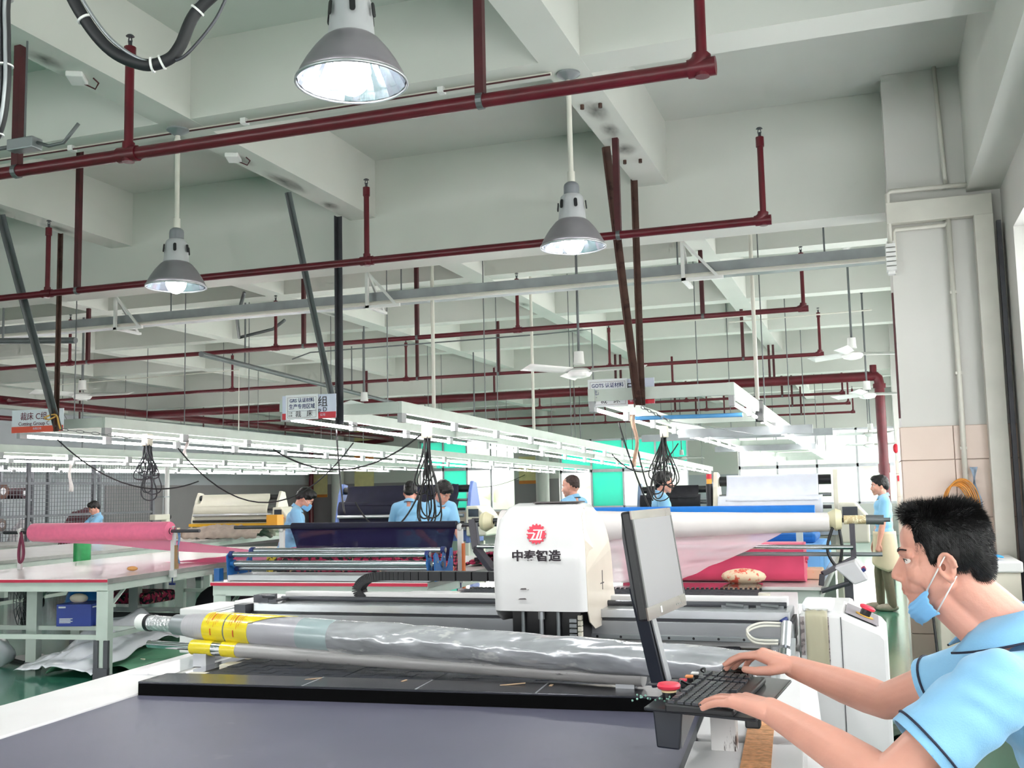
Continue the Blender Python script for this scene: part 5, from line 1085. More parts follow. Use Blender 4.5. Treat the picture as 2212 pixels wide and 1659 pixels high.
def person(label,loc,rz,H=1.66,lean=0,twist=0,hyaw=0,hpitch=0,hroll=0,lh=None,rh=None,style='short',lower='dtrs',mask=False,apron=False,shirt='shirt',extra=None,voxel=.011,step=0):
    root=None; k=H/1.68
    pel=V(0,0,.92)
    U=Matrix.Translation(pel)@Matrix.Rotation(twist,4,'Z')@Matrix.Rotation(-lean,4,'X')@Matrix.Translation(-pel)
    neck=U@V(0,-.01,1.43); HM=U@Matrix.Translation((0,.025+.05*math.sin(hpitch),1.565-.02*abs(hpitch)))@Matrix.Rotation(hyaw,4,'Z')@Matrix.Rotation(-hpitch,4,'X')@Matrix.Rotation(hroll,4,'Y')
    sk=MB(); head_pieces(sk,HM); limb(sk,[U@V(0,-.012,1.36),U@V(0,-.01,1.43),HM@V(0,-.022,-.06)],[.062,.054,.052])
    sh=MB(); arms=[]
    for s,tgt in ((-1,lh),(1,rh)):
        S0=U@V(s*.168,-.012,1.365); t0=Vector(tgt) if tgt else U@V(s*.23,.06,.80)
        el,wr=ik(S0,t0,.275,.255,V(s*.35,-.6,-.5)); arms.append((S0,el,wr))
        limb(sk,[S0,S0.lerp(el,.5),el,el.lerp(wr,.35),wr],[.046,.044,.037,.039,.027]); hand_simple(sk,wr,(wr-el),U.to_3x3()@V(s*.3,0,1) if tgt else V(s,0,0))
        limb(sh,[U@V(s*.06,-.015,1.40),S0],[.062,.064]); limb(sh,[S0,S0.lerp(el,.70)],[.066,.066])
    limb(sk,[V(0,0,.95),U@V(0,0,1.15),U@V(0,0,1.32)],[.11,.11,.10])
    for z,rx,ry in ((1.30,.165,.112),(1.20,.168,.115),(1.08,.155,.112),(.98,.155,.118),(.90,.160,.125)):
        p=U@V(0,.0,z); sh.sph(p,(rx,ry,.11),n=16,m=10,M=U.to_3x3())
    tr=MB(); tr.sph((0,0,.90),(.155,.115,.12),n=16,m=10)
    for s in (-1,1):
        an=V(s*.095,.02+s*step,.07); kn=V(s*.095,.04+s*step*.6,.48); hp=V(s*.085,0,.88); limb(tr,[hp,kn,an],[.088,.066,.052]); limb(sk,[hp,kn,an],[.06,.045,.035]); cap(sk,an,an+V(0,.14,-.035),.035,.025)
    Sc=Matrix.Scale(k,4)
    def fin(mb,v,it=5):
        mb.v=[tuple(Sc@Vector(p)) for p in mb.v]; return remesh(mb,v,it)
    body=put('person',fin(sk,voxel*.75,3),M_['skin'],None,True); body.location=loc; body.rotation_euler=(0,0,rz); tag(body,label,'person','workers in light blue polo shirts')
    put('polo_shirt',fin(sh,voxel),M_[shirt],body,True); put('trousers',fin(tr,voxel),M_[lower],body,True)
    hb=MB(); hair_pieces(hb,HM,style); hm=fin(hb,voxel*.7,2)
    for v in hm.vertices: q=Vector(v.co); v.co=q+(q-Sc@(HM@V(0,0,0))).normalized()*(.006*nz(q.x*60,q.y*60,q.z*60))
    put('hair',hm,M_['hair'] if style!='buzz' else M_.setdefault('buzz',mat('cropped_hair','3a2c28',.7,var=.3,vscale=60)),body,True)
    for s in (-1,1):
        b=MB(); b.sph((s*.095,.085+s*step,.045),(.048,.14,.05),n=14,m=8); b.v=[tuple(Sc@V(p[0],p[1],max(.0,p[2]))) for p in b.v]; b.build('shoe',M_['shoe'],body,smooth=True)
    # collar and piping
    cb=MB(); pb=MB(); n=20
    Nc=U
    ring=lambda r,z,dy: [Nc@V(r*1.05*math.cos(a),-.012+dy*math.sin(a)+r*math.sin(a),z-.022*math.sin(a)) for a in [2*PI*i/n for i in range(n+1)]]
    r0=ring(.060,1.455,0); r1=ring(.078,1.415,.0)
    for p in r0+r1: cb.v.append(tuple(Sc@p))
    cb.f=[(i,i+1,n+1+i+1,n+1+i) for i in range(n)]; cb.build('collar',M_[shirt],body,smooth=True,solid=.006)
    pb.tube([Sc@p for p in ring(.0795,1.412,0)],.0035,n=5,caps=False); pb.build('collar_piping',M_['pipe'],body)
    for S0,el,wr in arms:
        p=Sc@S0.lerp(el,.86); d=(el-S0).normalized(); hb=MB(); s_,u_=frame_of(d); hb.tube([p+(s_*math.cos(a)+u_*math.sin(a))*.064*k for a in [2*PI*i/14 for i in range(15)]],.0035,n=5,caps=False); hb.build('sleeve_piping',M_['pipe'],body)
    eyes(Sc@HM,body)
    if mask:
        b=MB(); b.grid(lambda u,v:(Sc@HM)@V((u-.5)*.12,.112-.30*abs(u-.5)**1.7+.012*math.sin(PI*v),-.015-.095*v),14,10); b.build('face_mask',M_['mask'],body,smooth=True,solid=.002)
        for s in (-1,1): MB().tube([(Sc@HM)@V(s*.06,.075,-.03),(Sc@HM)@V(s*.082,-.02,0)],.0016,n=5).build('mask_loop',M_['white'],body)
    if apron:
        b=MB(); b.grid(lambda u,v: Sc@V(.0+(.172+.02*v)*math.cos(R(60+240*u)),.0+(.135+.03*v)*math.sin(R(60+240*u))*-1,.99-.50*v+.28*max(0,v-.5)*abs(u-.5)*2),26,14); b.build('apron',M_['apron'],body,smooth=True,solid=.004)
    return body
person('man standing in profile in the aisle with a beige apron',(.09,13.45,0),R(96),1.60,hyaw=R(4),hpitch=R(4),lower='khaki',apron=True,lh=(-.17,.10,.80),rh=(.17,.12,.80),step=.06)
person('masked man bent over the table by the cream spreader',(-6.42,10.6,0),R(-62),1.64,lean=R(16),hpitch=R(22),mask=True,lh=(-.16,.42,1.12),rh=(.16,.42,1.12),style='short')
person('man seen from behind at the blue sided spreader',(-5.40,11.75,0),R(12),1.66,lean=R(6),hpitch=R(12),lh=(-.2,.38,1.1),rh=(.2,.38,1.1))
person('young man bending with head bowed over the printed cloth',(-4.72,10.95,0),R(-125),1.68,lean=R(14),hpitch=R(26),hyaw=R(8),lh=(-.05,.45,1.0),rh=(.28,.34,1.0),style='fringe')
person('man with cropped hair seen past the white hood',(-3.30,11.7,0),R(70),1.68,hpitch=R(6),hyaw=R(12),style='buzz')
person('man in profile facing right before the black cloth',(-2.35,11.98,0),R(-66),1.70,lean=R(4),hyaw=R(-8),style='short')
person('woman with dark hair working behind the pink roll',(-12.72,14.8,0),R(150),1.50,hpitch=R(24),style='fringe',lh=(-.15,.4,1.0),rh=(.15,.4,1.0))
# ------------------------------------------------------------------ the seated operator
def hero():
    fw=V(-.998,.064,0); rt=V(.064,.998,0)     # facing and his right-hand side
    Rh=Matrix(((rt.x,fw.x,0,0),(rt.y,fw.y,0,0),(0,0,1,0),(0,0,0,1)))
    HM=Matrix.Translation((.128,2.405,1.362))@Rh@Matrix.Rotation(R(-5),4,'X')@Matrix.Scale(.90,4)
    sk=MB(); head_pieces(sk,HM,True)
    nb=V(.268,2.415,1.20)
    limb(sk,[V(.32,2.415,1.13),nb,HM@V(0,-.042,-.075),HM@V(0,-.03,-.03)],[.066,.056,.050,.046],18); limb(sk,[V(.235,2.41,1.165),HM@V(0,.012,-.092)],[.045,.040],18)
    SL,EL,WL=V(.20,2.225,1.125),V(-.005,2.165,.955),V(-.238,2.365,1.036)
    SR,ER,WR=V(.195,2.600,1.095),V(.0,2.705,1.000),V(-.225,2.865,1.048)
    for S0,E0,W0 in ((SL,EL,WL),(SR,ER,WR)):
        limb(sk,[S0,S0.lerp(E0,.5),E0.lerp(S0,.12),E0,E0.lerp(W0,.18),E0.lerp(W0,.42),E0.lerp(W0,.75),W0],[.05,.05,.044,.042,.0445,.0425,.034,.0285],18)
    def finger(base,d,up,lens,rad,bends):
        d=Vector(d).normalized(); s=d.cross(up).normalized(); p=Vector(base); pts=[p.copy()]; 
        for l,bd in zip(lens,bends):
            d=(Matrix.Rotation(-bd,3,s)@d).normalized(); p=p+d*l; pts.append(p.copy())
        limb(sk,pts,rad,12); return pts,d,s
    nails=[]
    # left hand, flat on the keyboard
    d=V(-.84,.54,.10).normalized(); a=V(.54,.84,0).normalized(); up=a.cross(d); up=up if up.z>0 else -up
    for o,w in ((.028,.0),(.010,.004),(-.010,.003),(-.028,-.004)): limb(sk,[WL+a*o*.55,WL+d*(.088+w)+a*o+up*.002],[.021,.0135],12)
    for o,w,ls,bd in ((.032,.092,(.046,.028,.023),(.22,.24,.20)),(.011,.098,(.050,.033,.024),(.18,.24,.25)),(-.010,.094,(.047,.031,.023),(.18,.24,.25)),(-.031,.080,(.038,.024,.021),(.22,.18,.2))):
        pts,dn,s=finger(WL+d*w+a*o+up*.001,(d+a*o*3.0).normalized(),up,ls,(.0105,.0092,.0085,.0072),bd); nails.append((pts[-1],dn,s))
    limb(sk,[WL+d*.02+a*.026,WL+d*.05+a*.05-up*.008,WL+d*.078+a*.060-up*.012,WL+d*.10+a*.060-up*.014],[.016,.0125,.0105,.0085],12)
    # right hand arched over the mouse
    d=V(-.975,.10,.20).normalized(); a=V(.10,.985,0).normalized(); up=a.cross(d); up=up if up.z>0 else -up
    W0=WR
    for o in (-.028,-.010,.010,.028): limb(sk,[W0+a*o*.55,W0+d*.086+a*o+up*.012],[.021,.0140],12)
    for o,w,ls,bd in ((-.030,.088,(.044,.027,.022),(.26,.36,.22)),(-.010,.092,(.047,.030,.022),(.38,.42,.28)),(.011,.088,(.043,.028,.021),(.44,.45,.3)),(.030,.078,(.034,.021,.019),(.48,.45,.3))):
        pts,dn,s=finger(W0+d*w+a*o+up*.012,(d+a*o*1.5).normalized(),up,ls,(.0110,.0096,.0088,.0074),bd); nails.append((pts[-1],dn,s))
    pts=[W0+d*.015+a*-.024,W0+d*.045-a*.045-up*.014,W0+d*.082-a*.052-up*.024,W0+d*.112-a*.048-up*.028]; limb(sk,pts,[.017,.0135,.0115,.0092],12); nails.append((pts[-1],(pts[-1]-pts[-2]).normalized(),V(0,0,1)))
    # trunk and seated legs, hidden below the clothes
    limb(sk,[V(.50,2.42,.66),V(.42,2.42,.85),V(.33,2.42,1.05)],[.12,.12,.10]); 
    hipL,hipR=V(.46,2.30,.60),V(.46,2.53,.60); kL,kR=V(.08,2.22,.60),V(.08,2.62,.60); aL,aR=V(.12,2.22,.09),V(.12,2.62,.09)
    for h,k_,a_ in ((hipL,kL,aL),(hipR,kR,aR)): limb(sk,[h,k_,a_],[.06,.045,.035]); cap(sk,a_,a_+V(-.14,0,-.04),.035,.025)
    me=remesh(sk,.0032,5,.5)
    body=put('person',me,M_['skin'],None,True); tag(body,'seated operator in a light blue polo typing with a mask below his chin','person')
    me.materials.append(M_['lip']); inv=HM.inverted()
    for p in me.polygons:
        c=inv@p.center
        if abs(c.x)<.0165 and c.y>.0915 and -.0815<c.z<-.0625: p.material_index=1
    eyes(HM,body)
    for s in (-1,1): MB().tube([HM@V(s*(.0305+.0155*math.cos(a)),.0836-.0035*abs(math.cos(a))**2-.004*math.cos(a),.0002+.0042*math.sin(a)) for a in [PI*i/8 for i in range(9)]],.0008,n=5).build('lash_line',M_['hair'],body)
    for p,dn,s in nails:
        u=s.cross(dn).normalized(); u=u if u.z>0 or abs(u.z)<.3 else -u
        Mx=Matrix(((dn.x,s.x,u.x,0),(dn.y,s.y,u.y,0),(dn.z,s.z,u.z,0),(0,0,0,1))).to_3x3(); MB().sph(p+u*.0052+dn*.001,(.0062,.0048,.0016),n=10,m=6,M=Mx).build('fingernail',M_.setdefault('nail',mat('nail','eab4a4',.3)),body,smooth=True)
    for s in (-1,1): MB().sph(HM@V(s*.0822,-.001,-.019),(.0045,.0035,.0075),n=10,m=6).build('ear_hollow_shade',M_.setdefault('earin',mat('ear_shadow_skin','8a5444',.7)),body,smooth=True)  # darker skin blob paints the shade of the ear hollow
    # ---- shirt
    sh=MB()
    for c,r,rot in ((V(.325,2.415,1.065),(.125,.185,.10),25),(V(.37,2.415,.98),(.128,.185,.12),25),(V(.42,2.415,.88),(.130,.178,.12),22),(V(.46,2.415,.78),(.132,.172,.12),15),(V(.49,2.415,.69),(.138,.175,.10),8),(V(.28,2.415,1.10),(.080,.13,.07),35),(V(.355,2.415,1.115),(.105,.165,.095),20),(V(.315,2.415,1.158),(.092,.120,.05),5)):
        sh.sph(c,r,n=22,m=14,M=Matrix.Rotation(R(-rot),3,'Y'))
    limb(sh,[V(.30,2.34,1.135),SL],[.046,.070],18); limb(sh,[V(.30,2.49,1.135),SR],[.046,.068],18)
    limb(sh,[SL,SL.lerp(EL,.45),SL.lerp(EL,.80)],[.074,.074,.076],22); limb(sh,[SR,SR.lerp(ER,.45),SR.lerp(ER,.72)],[.066,.065,.066],22)
    ms=remesh(sh,.0065,9,.5)
    # cut the sleeves open at the hem and add soft folds
    bm=bmesh.new(); bm.from_mesh(ms)
    for S0,E0,f in ((SL,EL,.68),(SR,ER,.50)):
        dn=(E0-S0).normalized(); p=S0.lerp(E0,f)
        near=[v for v in bm.verts if (v.co-p).length<.15]; fs=set(q for v in near for q in v.link_faces); es=set(q for v in near for q in v.link_edges)
        bmesh.ops.bisect_plane(bm,geom=list(near)+list(es)+list(fs),plane_co=p,plane_no=dn,clear_outer=True)
    bmesh.ops.recalc_face_normals(bm,faces=bm.faces)
    for v in bm.verts:
        q=v.co; t=(q-SL).dot((EL-SL).normalized()); r=((q-SL)-(EL-SL).normalized()*t).length
        if -.05<t<.22 and r<.12: v.co=q+v.normal*(.0028*math.sin((q.z*1.0+q.x*.5)*85+7*nz(q.x*7,q.y*7,q.z*7))*(.3+abs(nz(q.x*14+3,q.y*11,q.z*9))*2))
        else: v.co=q+v.normal*(.006*nz(q.x*11,q.y*9,q.z*13)+.003*nz(q.x*25,q.y*18,q.z*30))
    bm.to_mesh(ms); bm.free()
    put('polo_shirt',ms,M_['shirt'],body,True,solid=.004)
    def hem(S0,E0,f,r,nm='hem_piping',rad=.0028,m='pipe'):
        d=(E0-S0).normalized(); p=S0.lerp(E0,f); s_,u_=frame_of(d); MB().tube([p+(s_*math.cos(a)+u_*math.sin(a))*r for a in [2*PI*i/28 for i in range(29)]],rad,n=6,caps=False).build(nm,M_[m],body,smooth=True)
    hem(SL,EL,.605,.0785); hem(SR,ER,.43,.0680)
    # collar: a folded stand sloping from the nape to the throat
    n=40; cb=MB(); ax=V(.30,0,.95).normalized()
    def cring(r,h,spread): 
        out=[]
        for i in range(n+1):
            a=R(-150+300*i/n)      # 0 = nape
            back=V(.97,0,.02); side=V(0,1,0); out.append(V(.252,2.412,1.226)+back*(math.cos(a)*r*1.02)+side*(math.sin(a)*r*.98)+ax*(h+.012*math.cos(a))+V(-.01,0,-.02)*(1-math.cos(a))*.5*spread)
        return out
    r0=cring(.062,.034,1); r1=cring(.070,.040,1); r2=cring(.112,-.016,1.5)
    for q in r0+r1+r2: cb.v.append(tuple(q))
    cb.f=[(k*(n+1)+i,k*(n+1)+i+1,(k+1)*(n+1)+i+1,(k+1)*(n+1)+i) for k in range(2) for i in range(n)]
    cb.build('collar',M_['shirt'],body,smooth=True,solid=.004)
    MB().tube(cring(.1135,-.017,1.5),.0026,n=6).build('collar_piping',M_['pipe'],body,smooth=True)
    tr=MB(); tr.sph((.48,2.415,.62),(.16,.18,.13),n=18,m=12)
    for h,k_,a_ in ((hipL,kL,aL),(hipR,kR,aR)): limb(tr,[h,k_,a_],[.095,.075,.055],16)
    put('trousers',remesh(tr,.012,5),M_['dtrs'],body,True)
    for a_ in (aL,aR): b=MB().sph((a_.x-.06,a_.y,.045),(.14,.048,.05),n=14,m=8); b.v=[(p[0],p[1],max(0,p[2])) for p in b.v]; b.build('shoe',M_['shoe'],body,smooth=True)
    # ---- hair: scalp cap plus short strands
    hb=MB()
    def S(c,r,rot=0): hb.sph(HM@Vector(c),r,n=24,m=16,M=HM.to_3x3()@Matrix.Rotation(rot,3,'X'))
    S((0,-.018,.044),(.0805,.0985,.0785)); S((0,-.074,-.008),(.064,.039,.070)); S((0,.026,.100),(.054,.050,.023),.15); S((0,-.03,.099),(.056,.064,.025))
    for s in (-1,1): S((s*.0625,-.040,.022),(.0205,.050,.056)); S((s*.0665,.014,.016),(.0110,.014,.034),.25); S((s*.056,.018,.070),(.021,.032,.028))
    hm=remesh(hb,.004,14,.5)
    o=put('hair',hm,M_['hair'],body,True)
    rn=random.Random(5); st=MB(); cen=HM@V(0,-.02,.02); vs=[(v.co.copy(),v.normal.copy()) for v in hm.vertices]
    Hin=HM.inverted(); H3=HM.to_3x3()
    for i in range(24000):
        p,nn=vs[rn.randrange(len(vs))]; l=Hin@p
        if l.z<-.07 and rn.random()<.5: continue
        if l.y>.066 and l.z<.088: continue
        if abs(l.x)>.066 and -.036<l.y<.012 and l.z<.020: continue
        top=max(0,min(1,(l.z-.06)/.05)); fr_=max(0,min(1,(l.y+.02)/.08)); flow=H3@V(0,(.55*fr_-.35)*top-.45*(1-top),-.75*(1-top)+.12*top); d=(nn*(.25+.35*top)+flow*.9+V(rn.uniform(-.2,.2),rn.uniform(-.2,.2),rn.uniform(-.2,.2))).normalized()
        L=(.006+.012*top)*rn.uniform(.5,1.25); s_,u_=frame_of(d); w=.00055
        mid=p+d*L*.5+nn*.001; b=len(st.v)
        st.v+=[tuple(p+s_*w),tuple(p-s_*w*.5+u_*w),tuple(p-s_*w*.5-u_*w),tuple(mid+d*L*.5+flow*L*.35)]; st.f+=[(b,b+1,b+3),(b+1,b+2,b+3),(b+2,b,b+3)]
    q=st.build('hair_strands',M_['hair'],body,raw=True); q['kind']='stuff'
    # sideburn and nape fade
    # ---- mask pulled below the chin
    mk=MB()
    def mf(u,v):      # u round the jaw from his left to right, v from upper edge to lower edge
        a=(u-.5)*2; x=.071*math.sin(a*1.25); y=.086*math.cos(a*1.15)+.002; z=-.104-.046*v-.004*math.cos(a*3)
        y+=.012*math.sin(PI*v)-.024*v*(1-abs(a)*.3)+.0015*math.sin(v*26); z+=.034*abs(a)**1.5*(1-.35*v)+.0012*math.sin(u*22)
        return HM@V(x,y,z)
    mk.grid(mf,36,16); mk.build('face_mask',M_['mask'],body,smooth=True,solid=.0015)
    for s,u in ((-1,0.02),(1,.98)):
        e=HM@V(s*.086,-.012,.012); e2=HM@V(s*.084,-.026,-.04)
        MB().tube([mf(u,.05),mf(u,.05).lerp(e,.5)+H3@V(s*.006,0,0),e],.0016,n=6).build('ear_loop',M_['white'],body,smooth=True); MB().tube([mf(u,.9),mf(u,.9).lerp(e2,.5)+H3@V(s*.006,0,0),e2],.0016,n=6).build('ear_loop',M_['white'],body,smooth=True)
    t=thing('work_stool','plain round stool under the seated operator','stool',(.47,2.415,0)); MB().cyl((0,0,.46),(0,0,.51),.17,n=24).build('seat',M_['black'],t)
    for k in range(4): a=PI/4+k*PI/2; MB().cyl((.10*math.cos(a),.10*math.sin(a),.46),(.18*math.cos(a),.18*math.sin(a),0),.014,n=8).build('leg',M_['galvd'],t)
    MB().tube([(.15*math.cos(a),.15*math.sin(a),.2) for a in [2*PI*i/24 for i in range(25)]],.01,n=6,caps=False).build('foot_ring',M_['galvd'],t)
hero()
# ------------------------------------------------------------------ wire mesh storage cage and its contents
M_['mesh']=mat('grey_mesh_steel','6c6e74',.45,.4,var=.1)
cg=thing('mesh_cage','grey wire mesh storage cage along the left side','cage',(-14.6,0,0))
ys=[10.2,12.0,13.6,15.2,16.9,18.7]
for y in ys: MB().box(-.03,.03,y-.03,y+.03,0,2.35).build('post',M_['mesh'],cg)
for z in (.08,1.25,1.85,2.33): MB().box(-.02,.02,ys[0],ys[-1],z-.02,z+.02).build('rail',M_['mesh'],cg)
for a,b in zip(ys[:-1],ys[1:]):
    m=MB(); y=a+.06
    while y<b-.03: m.box(-.004,.004,y-.004,y+.004,.08,2.33); y+=.075
    z=.15
    while z<2.33: m.box(-.004,.004,a,b,z-.004,z+.004); z+=.075
    o=m.build('wire_mesh',M_['mesh'],cg,raw=True); o['kind']='stuff'
MB().box(-4.2,.0,18.67,18.73,0,.06).build('rail',M_['mesh'],cg)
for x in (-1.4,-2.8,-4.2): MB().box(x-.03,x+.03,18.67,18.73,0,2.35).build('post',M_['mesh'],cg)
shelf_cols=['3a3440','2c2c34','6b4a3e','b9b4b8','8c7a74','4a3038','c8c4c8','55404a']
def shelf(label,y0,y1):
    t=thing('storage_shelf',label,'shelf',(-16.0,0,0))
    for y in (y0,y1):
        for x in (-.45,.35): MB().box(x-.025,x+.025,y-.025,y+.025,0,2.1).build('upright',M_['mesh'],t)
    for z in (.35,.95,1.55): MB().box(-.47,.37,y0,y1,z-.02,z+.02).build('board',M_['galv'],t)
shelf('steel shelf with dark cloth rolls at the left end of the cage',10.6,13.4); shelf('steel shelf with stacked cloth rolls in the middle of the cage',13.6,16.4)
rn=random.Random(11)
rc_=[mat('cloth_roll_%d'%i,c,.8,var=.15,vscale=9) for i,c in enumerate(shelf_cols)]
wh=mat('roll_end_wrap','d8d8dc',.4)
names=('black','charcoal','brown','pale grey','taupe','plum','white','mauve'); k=0
for z in (.37,.97,1.57):
    for i in range(11):
        y=10.75+i*.53; r=.10+.05*rn.random(); c=(i*3+int(z*10))%8
        if rn.random()<.12: continue
        t=thing('cloth_roll','%s cloth roll, %s along the %s shelf board inside the cage'%(names[c],('first','second','third','fourth','fifth','sixth','seventh','eighth','ninth','tenth','last')[i],'lowest' if z<.5 else 'middle' if z<1.2 else 'top'),'cloth roll',(-16.0,y,z+r+.01),0,'cloth rolls on the cage shelves')
        MB().cyl((-.5,0,0),(.5,0,0),r,n=16).build('roll',rc_[c],t,smooth=40); MB().cyl((.5,0,0),(.505,0,0),r*.45,n=14).build('core_end',wh,t)
def heap(label,x,y,sx,sy,sz,m,z0=.0):
    def f(u,v):
        a=2*PI*u; r=v; return V(x+sx*r*math.cos(a),y+sy*r*math.sin(a),z0+sz*max(0,1-r**2.2)*(1+.25*nz(r*3*math.cos(a)+x,r*3*math.sin(a)+y))+.005)
    tag(drape(f,32,12,'cloth_heap',m,solid=0),label,'cloth heap')
heap('maroon heap of cloth inside the cage',-15.3,17.4,.45,.95,1.35,mat('maroon_cloth','4a1c26',.85,var=.15)); heap('black cloth heap low at the left of the cage',-15.2,12.6,.4,.7,1.1,M_['blackf']); heap('grey brown cloth heap beside the woman in the cage',-15.3,14.4,.4,.8,1.05,rc_[4]); heap('pale plastic wrapped heap in the middle of the cage',-15.2,15.7,.35,.5,1.15,rc_[6])
t=thing('sewing_machine','white sewing machine at the end of the wire cage','sewing machine',(-14.1,18.3,0)); MB().box(-.25,.25,-.5,.5,.74,.78).build('table_top',M_['white'],t)
for x in (-.2,.2):
    for y in (-.42,.42): MB().box(x-.02,x+.02,y-.02,y+.02,0,.74).build('leg',M_['mesh'],t)
MB().box(-.08,.08,-.25,.25,.78,.85).box(-.07,.07,.13,.25,.85,1.1).box(-.07,.07,-.25,.25,1.08,1.2).build('machine_head',M_['cremach'],t,bevel=.02); MB().cyl((0,.25,1.14),(0,.3,1.14),.06,n=14).build('hand_wheel',M_['black'],t); MB().cyl((0,.1,1.2),(0,.1,1.7),.008,n=6).box(-.1,.1,.0,.2,1.55,1.57).build('thread_stand',M_['galv'],t)
tag(MB().cyl((-14.5,19.05,.0),(-14.5,19.05,2.3),.05,n=12).build('white_post',M_['white']),'bright white post at the end of the wire cage','post')
# notices on the far wall
def poster(label,x,y,z,w,h,facing=0):
    t=thing('wall_poster',label,'poster',(x,y,z)); MB().box(-w/2,w/2,-.01,.01,-h/2,h/2).build('sheet',M_.setdefault('ypaper',mat('yellow_poster','ece0a4',.6)),t); MB().box(-w/2,w/2,-.012,-.01,-h/2,-h/2+.12*h).build('colour_band',M_.setdefault('oband',mat('orange_band','e08a3c',.6)),t)
poster('upper yellow poster on the far wall behind the cable bundle',-16.85,32.95,3.25,.75,1.0); poster('lower yellow poster on the far wall behind the cable bundle',-16.85,32.95,2.05,.75,1.05); poster('small yellow poster on the far wall beside the white column',-18.6,32.95,1.85,.6,.8); poster('pale poster on the far wall between the window bands',-10.75,32.95,2.2,.75,.9)
# ------------------------------------------------------------------ hanging cable bundles
def cable(a,b,sag,n=18,side=0):
    a=Vector(a); b=Vector(b); return [a.lerp(b,i/n)+V(side*math.sin(PI*i/n),0,-sag*4*(i/n)*(1-i/n)) for i in range(n+1)]
def loop(top,w,h,n=22,lean=0): return [V(top[0]-w*math.sin(2*PI*i/n)*(i/n*(1-i/n)*4)**.5+lean*math.sin(PI*i/n), top[1]+.03*math.sin(4*PI*i/n), top[2]-h*math.sin(PI*i/n)**.85) for i in range(n+1)]
def bundle(label,top,loops,m='black',r=.008):
    t=thing('cable_bundle',label,'cables'); rn=random.Random(int(abs(top[0]*100)))
    for i in range(loops):
        MB().tube(loop((top[0]+.03*rn.uniform(-1,1),top[1]+.05*rn.uniform(-1,1),top[2]),rn.uniform(.03,.13),rn.uniform(.45,1.0)*loops_h,lean=rn.uniform(-.12,.10)),r*rn.uniform(.7,1.1),n=6).build('cable',M_[m],t,smooth=True)
    MB().box(top[0]-.04,top[0]+.04,top[1]-.05,top[1]+.05,top[2]-.05,top[2]+.08).build('plug_block',M_['cream'],t,bevel=.01); return t
M_.setdefault('cream',mat('cream_tab2','d8d3c4',.5))
loops_h=.92; t=bundle('big bundle of black cables looped down from the middle light rail',(-4.10,9.35,2.10),11); MB().tube(cable((-4.12,9.35,2.12),(-5.6,9.0,1.98),.28),.009,n=6).tube(cable((-4.15,9.35,1.6),(-4.7,9.0,1.45),.35),.009,n=6).build('cable',M_['black'],t,smooth=True)
loops_h=.72; bundle('bundle of grey cables looped down beside the group C chain',(-7.38,9.35,2.14),9,'steel',.007)
loops_h=.75; t=bundle('bundle of black cables looped before the white cloth spreader',(-2.15,11.4,2.12),9); MB().tube(cable((-2.0,11.4,2.0),(-2.7,11.2,1.9),.25),.008,n=6).build('cable',M_['black'],t,smooth=True)
for i,(a,b,sg,l) in enumerate((((-6.95,9.3,2.05),(-5.5,10.5,2.1),.62,'long black cable sagging from the group C rail above the pink roll'),((-2.1,9.0,2.1),(-1.75,8.6,1.32),.05,'single black cable hanging from the group E rail to the roll'),((-4.9,9.0,2.15),(-4.6,8.6,1.35),.1,'single black cable hanging from the group D rail'),((-7.9,8.6,2.15),(-6.9,9.6,1.7),.25,'thin dark cable hanging below the group C sign'),((-2.15,9.8,2.15),(-2.0,9.9,1.4),.1,'black cable dropping in front of the man in profile'),((-14.0,32.9,2.0),(-10.9,32.9,2.05),.35,'thin cable sagging across the far windows'))):
    tag(MB().tube(cable(a,b,sg),.008,n=6).build('drooping_cable',M_['black'],smooth=True),l,'cable')
def rag(label,p,l,m,w=.05):
    tag(drape(lambda u,v:V(p[0]+w*(u-.5)*(1-.4*v)+.02*math.sin(7*v+p[0]),p[1]+.02*math.sin(5*v+9*u),p[2]-l*v),5,14,'tied_rag',m),label,'rag')
rag('beige rag tied to the group E light rail',(-2.12,9.75,2.22),.50,mat('beige_rag','cdb09a',.9,var=.15,vscale=20)); rag('white rag knotted on the group C light rail',(-7.36,10.0,2.25),.26,M_['wcloth'],.05); rag('cream rag hanging under the left light rails',(-10.9,10.6,2.1),.32,mat('cream_rag','e4d8b8',.9)); rag('white rag hanging under the rails before the cage',(-10.95,12.2,2.15),.5,M_['wcloth'],.07)
tag(drape(lambda u,v:V(-1.02+.06*(u-.5),10.45+.12*(u-.5)+.03*math.sin(6*v),2.36-.22*v),5,10,'black_strap',M_['black'],solid=.01),'black cloth strap thrown over the right light rail','strap')
# grey cross trays and a blue pipe between the far rails
for y,x0,x1,z,l in ((12.3,-2.15,-.62,2.10,'grey metal cross tray sticking out past the right light rail'),(15.2,-3.2,-.5,2.2,'long grey cross tray farther down the right light rails'),(18.5,-2.6,-.9,2.12,'third grey cross tray down the right light rails')):
    tag(MB().box(x0,x1,y-.03,y+.03,z,z+.10).build('cross_tray',M_['galv']),l,'tray')
tag(MB().cyl((-2.1,9.7,2.18),(-1.1,9.7,2.17),.02,n=10).build('blue_pipe',mat('blue_pipe','4f8fc0',.4),smooth=40),'light blue pipe tied across the group E light rails','pipe')
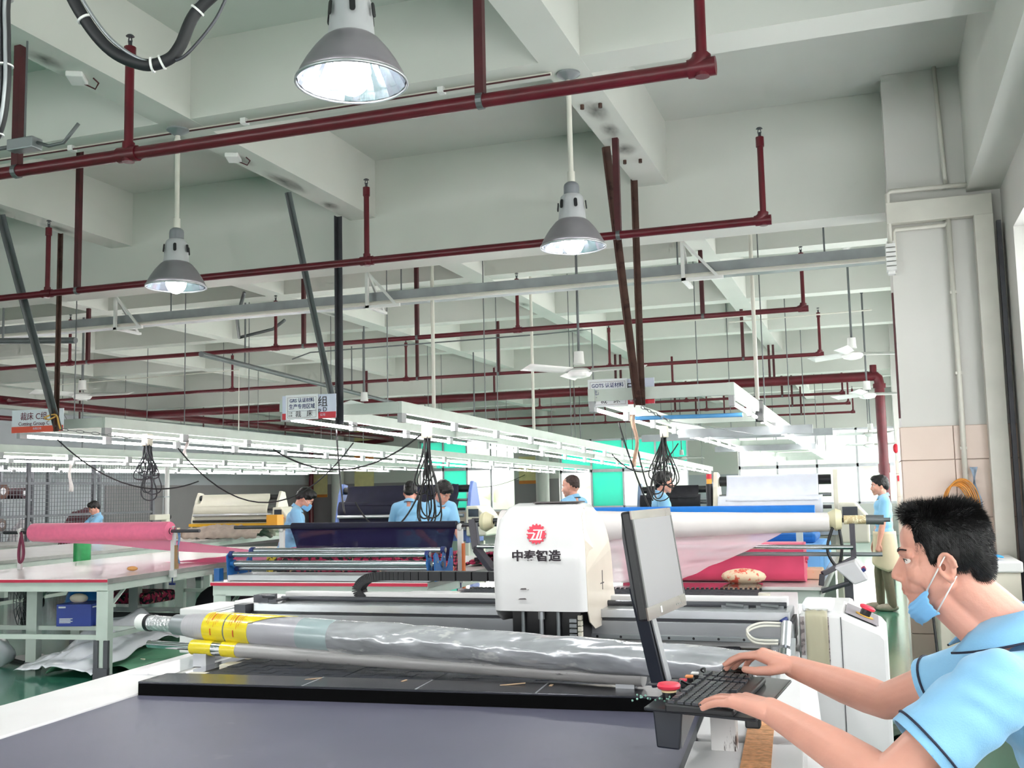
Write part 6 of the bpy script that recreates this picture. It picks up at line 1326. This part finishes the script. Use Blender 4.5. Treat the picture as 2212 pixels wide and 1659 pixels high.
# ------------------------------------------------------------------ beside the column
t=thing('utility_cabinet','low cream cabinet against the tiled column','cabinet',(.58,7.75,0)); MB().box(-.22,.28,-.3,.38,0,.93).build('body',mat('cream_cabinet','e6dfcf',.45,var=.02),t,bevel=.006); MB().box(-.235,.295,-.32,.38,.93,1.0).build('lid',M_['white'],t,bevel=.01)
t=thing('blue_mask','blue disposable masks lying on the cream cabinet','mask',(.66,7.62,1.005)); drape(lambda u,v:V(-.12+.24*u,-.05+.1*v,.012+.03*math.sin(PI*u)*math.sin(PI*v)+.012*nz(u*6,v*6)),12,8,'cloth',mat('bright_blue_mask','3a9ae0',.7),t); MB().sph((-.05,.04,.03),(.12,.06,.025),n=12,m=8).build('tan_roll',mat('tan_leather','a8744c',.6),t,smooth=True)
t=thing('wire_coil','coil of orange wire hung on the tiled column','wire coil',(.55,8.18,1.34))
for k in range(9): MB().tube([((.11+.008*(k%3)+.003*k)*math.cos(a)*.75+.006*k,.01*math.sin(3*a+k)-.004*k,(.15+.006*k)*math.sin(a)) for a in [2*PI*i/28 for i in range(29)]],.005,n=5,caps=False).build('wire_turn',M_.setdefault('owire',mat('orange_wire','d8923c',.4)),t,smooth=True)
tag(MB().box(.945,.975,8.16,8.2,0,3.4).build('gap_shade_strip',M_['steel']),'dark vertical strip as shade in the gap between the trunking and window wall','strip')  # dark strip stands in for the shade inside the narrow gap
# floor oddments seen behind the operator
tag(drape(lambda u,v:V(-.02+.45*u,6.6+.5*v,.012+.10*math.sin(PI*u)*(1-v)+.02*nz(u*5,v*5)),14,12,'dark_tarp',mat('dark_green_tarp','24402f',.6,var=.2),solid=.004),'crumpled dark green sheet on the aisle floor','sheet')
tag(MB().tube(hang([(.12,5.2,.01),(.25,5.4,.012),(.30,5.9,.012),(.22,6.4,.012),(.32,7.0,.2),(.30,7.3,.9)],40),.008,n=6).build('floor_cable',M_['black'],smooth=True),'black cable rising from the aisle floor beside the cabinet','cable')
tag(MB().tube([V(-.02+.02*math.sin(i*2.3),4.9+.025*math.cos(i*1.7),.01+.004*(i%3)) for i in range(30)]+[V(.06,4.75,.008),V(.04,4.66,.008)],.004,n=5).build('red_wire_tangle',M_['maroon']),'small tangle of dark red wire on the floor','wire')
tag(MB().box(-.14,-.04,5.2,5.26,.0,.03).build('black_plug',M_['black'],bevel=.005),'black plug lying on the floor by the red wire','plug')
tag(MB().tube(hang([(.1,4.6,.01),(.2,4.7,.01),(.28,4.6,.01),(.36,4.3,.01),(.3,4.0,.01)],30),.012,n=6).build('floor_hose',M_['redd'],smooth=True),'dark red hose curled on the floor behind the operator','hose')
tag(MB().box(-.05,.75,3.45,3.6,.0,.04).build('floor_plank',mat('brown_plank','8a6f62',.6)),'brown plank on the floor behind the operator','plank')
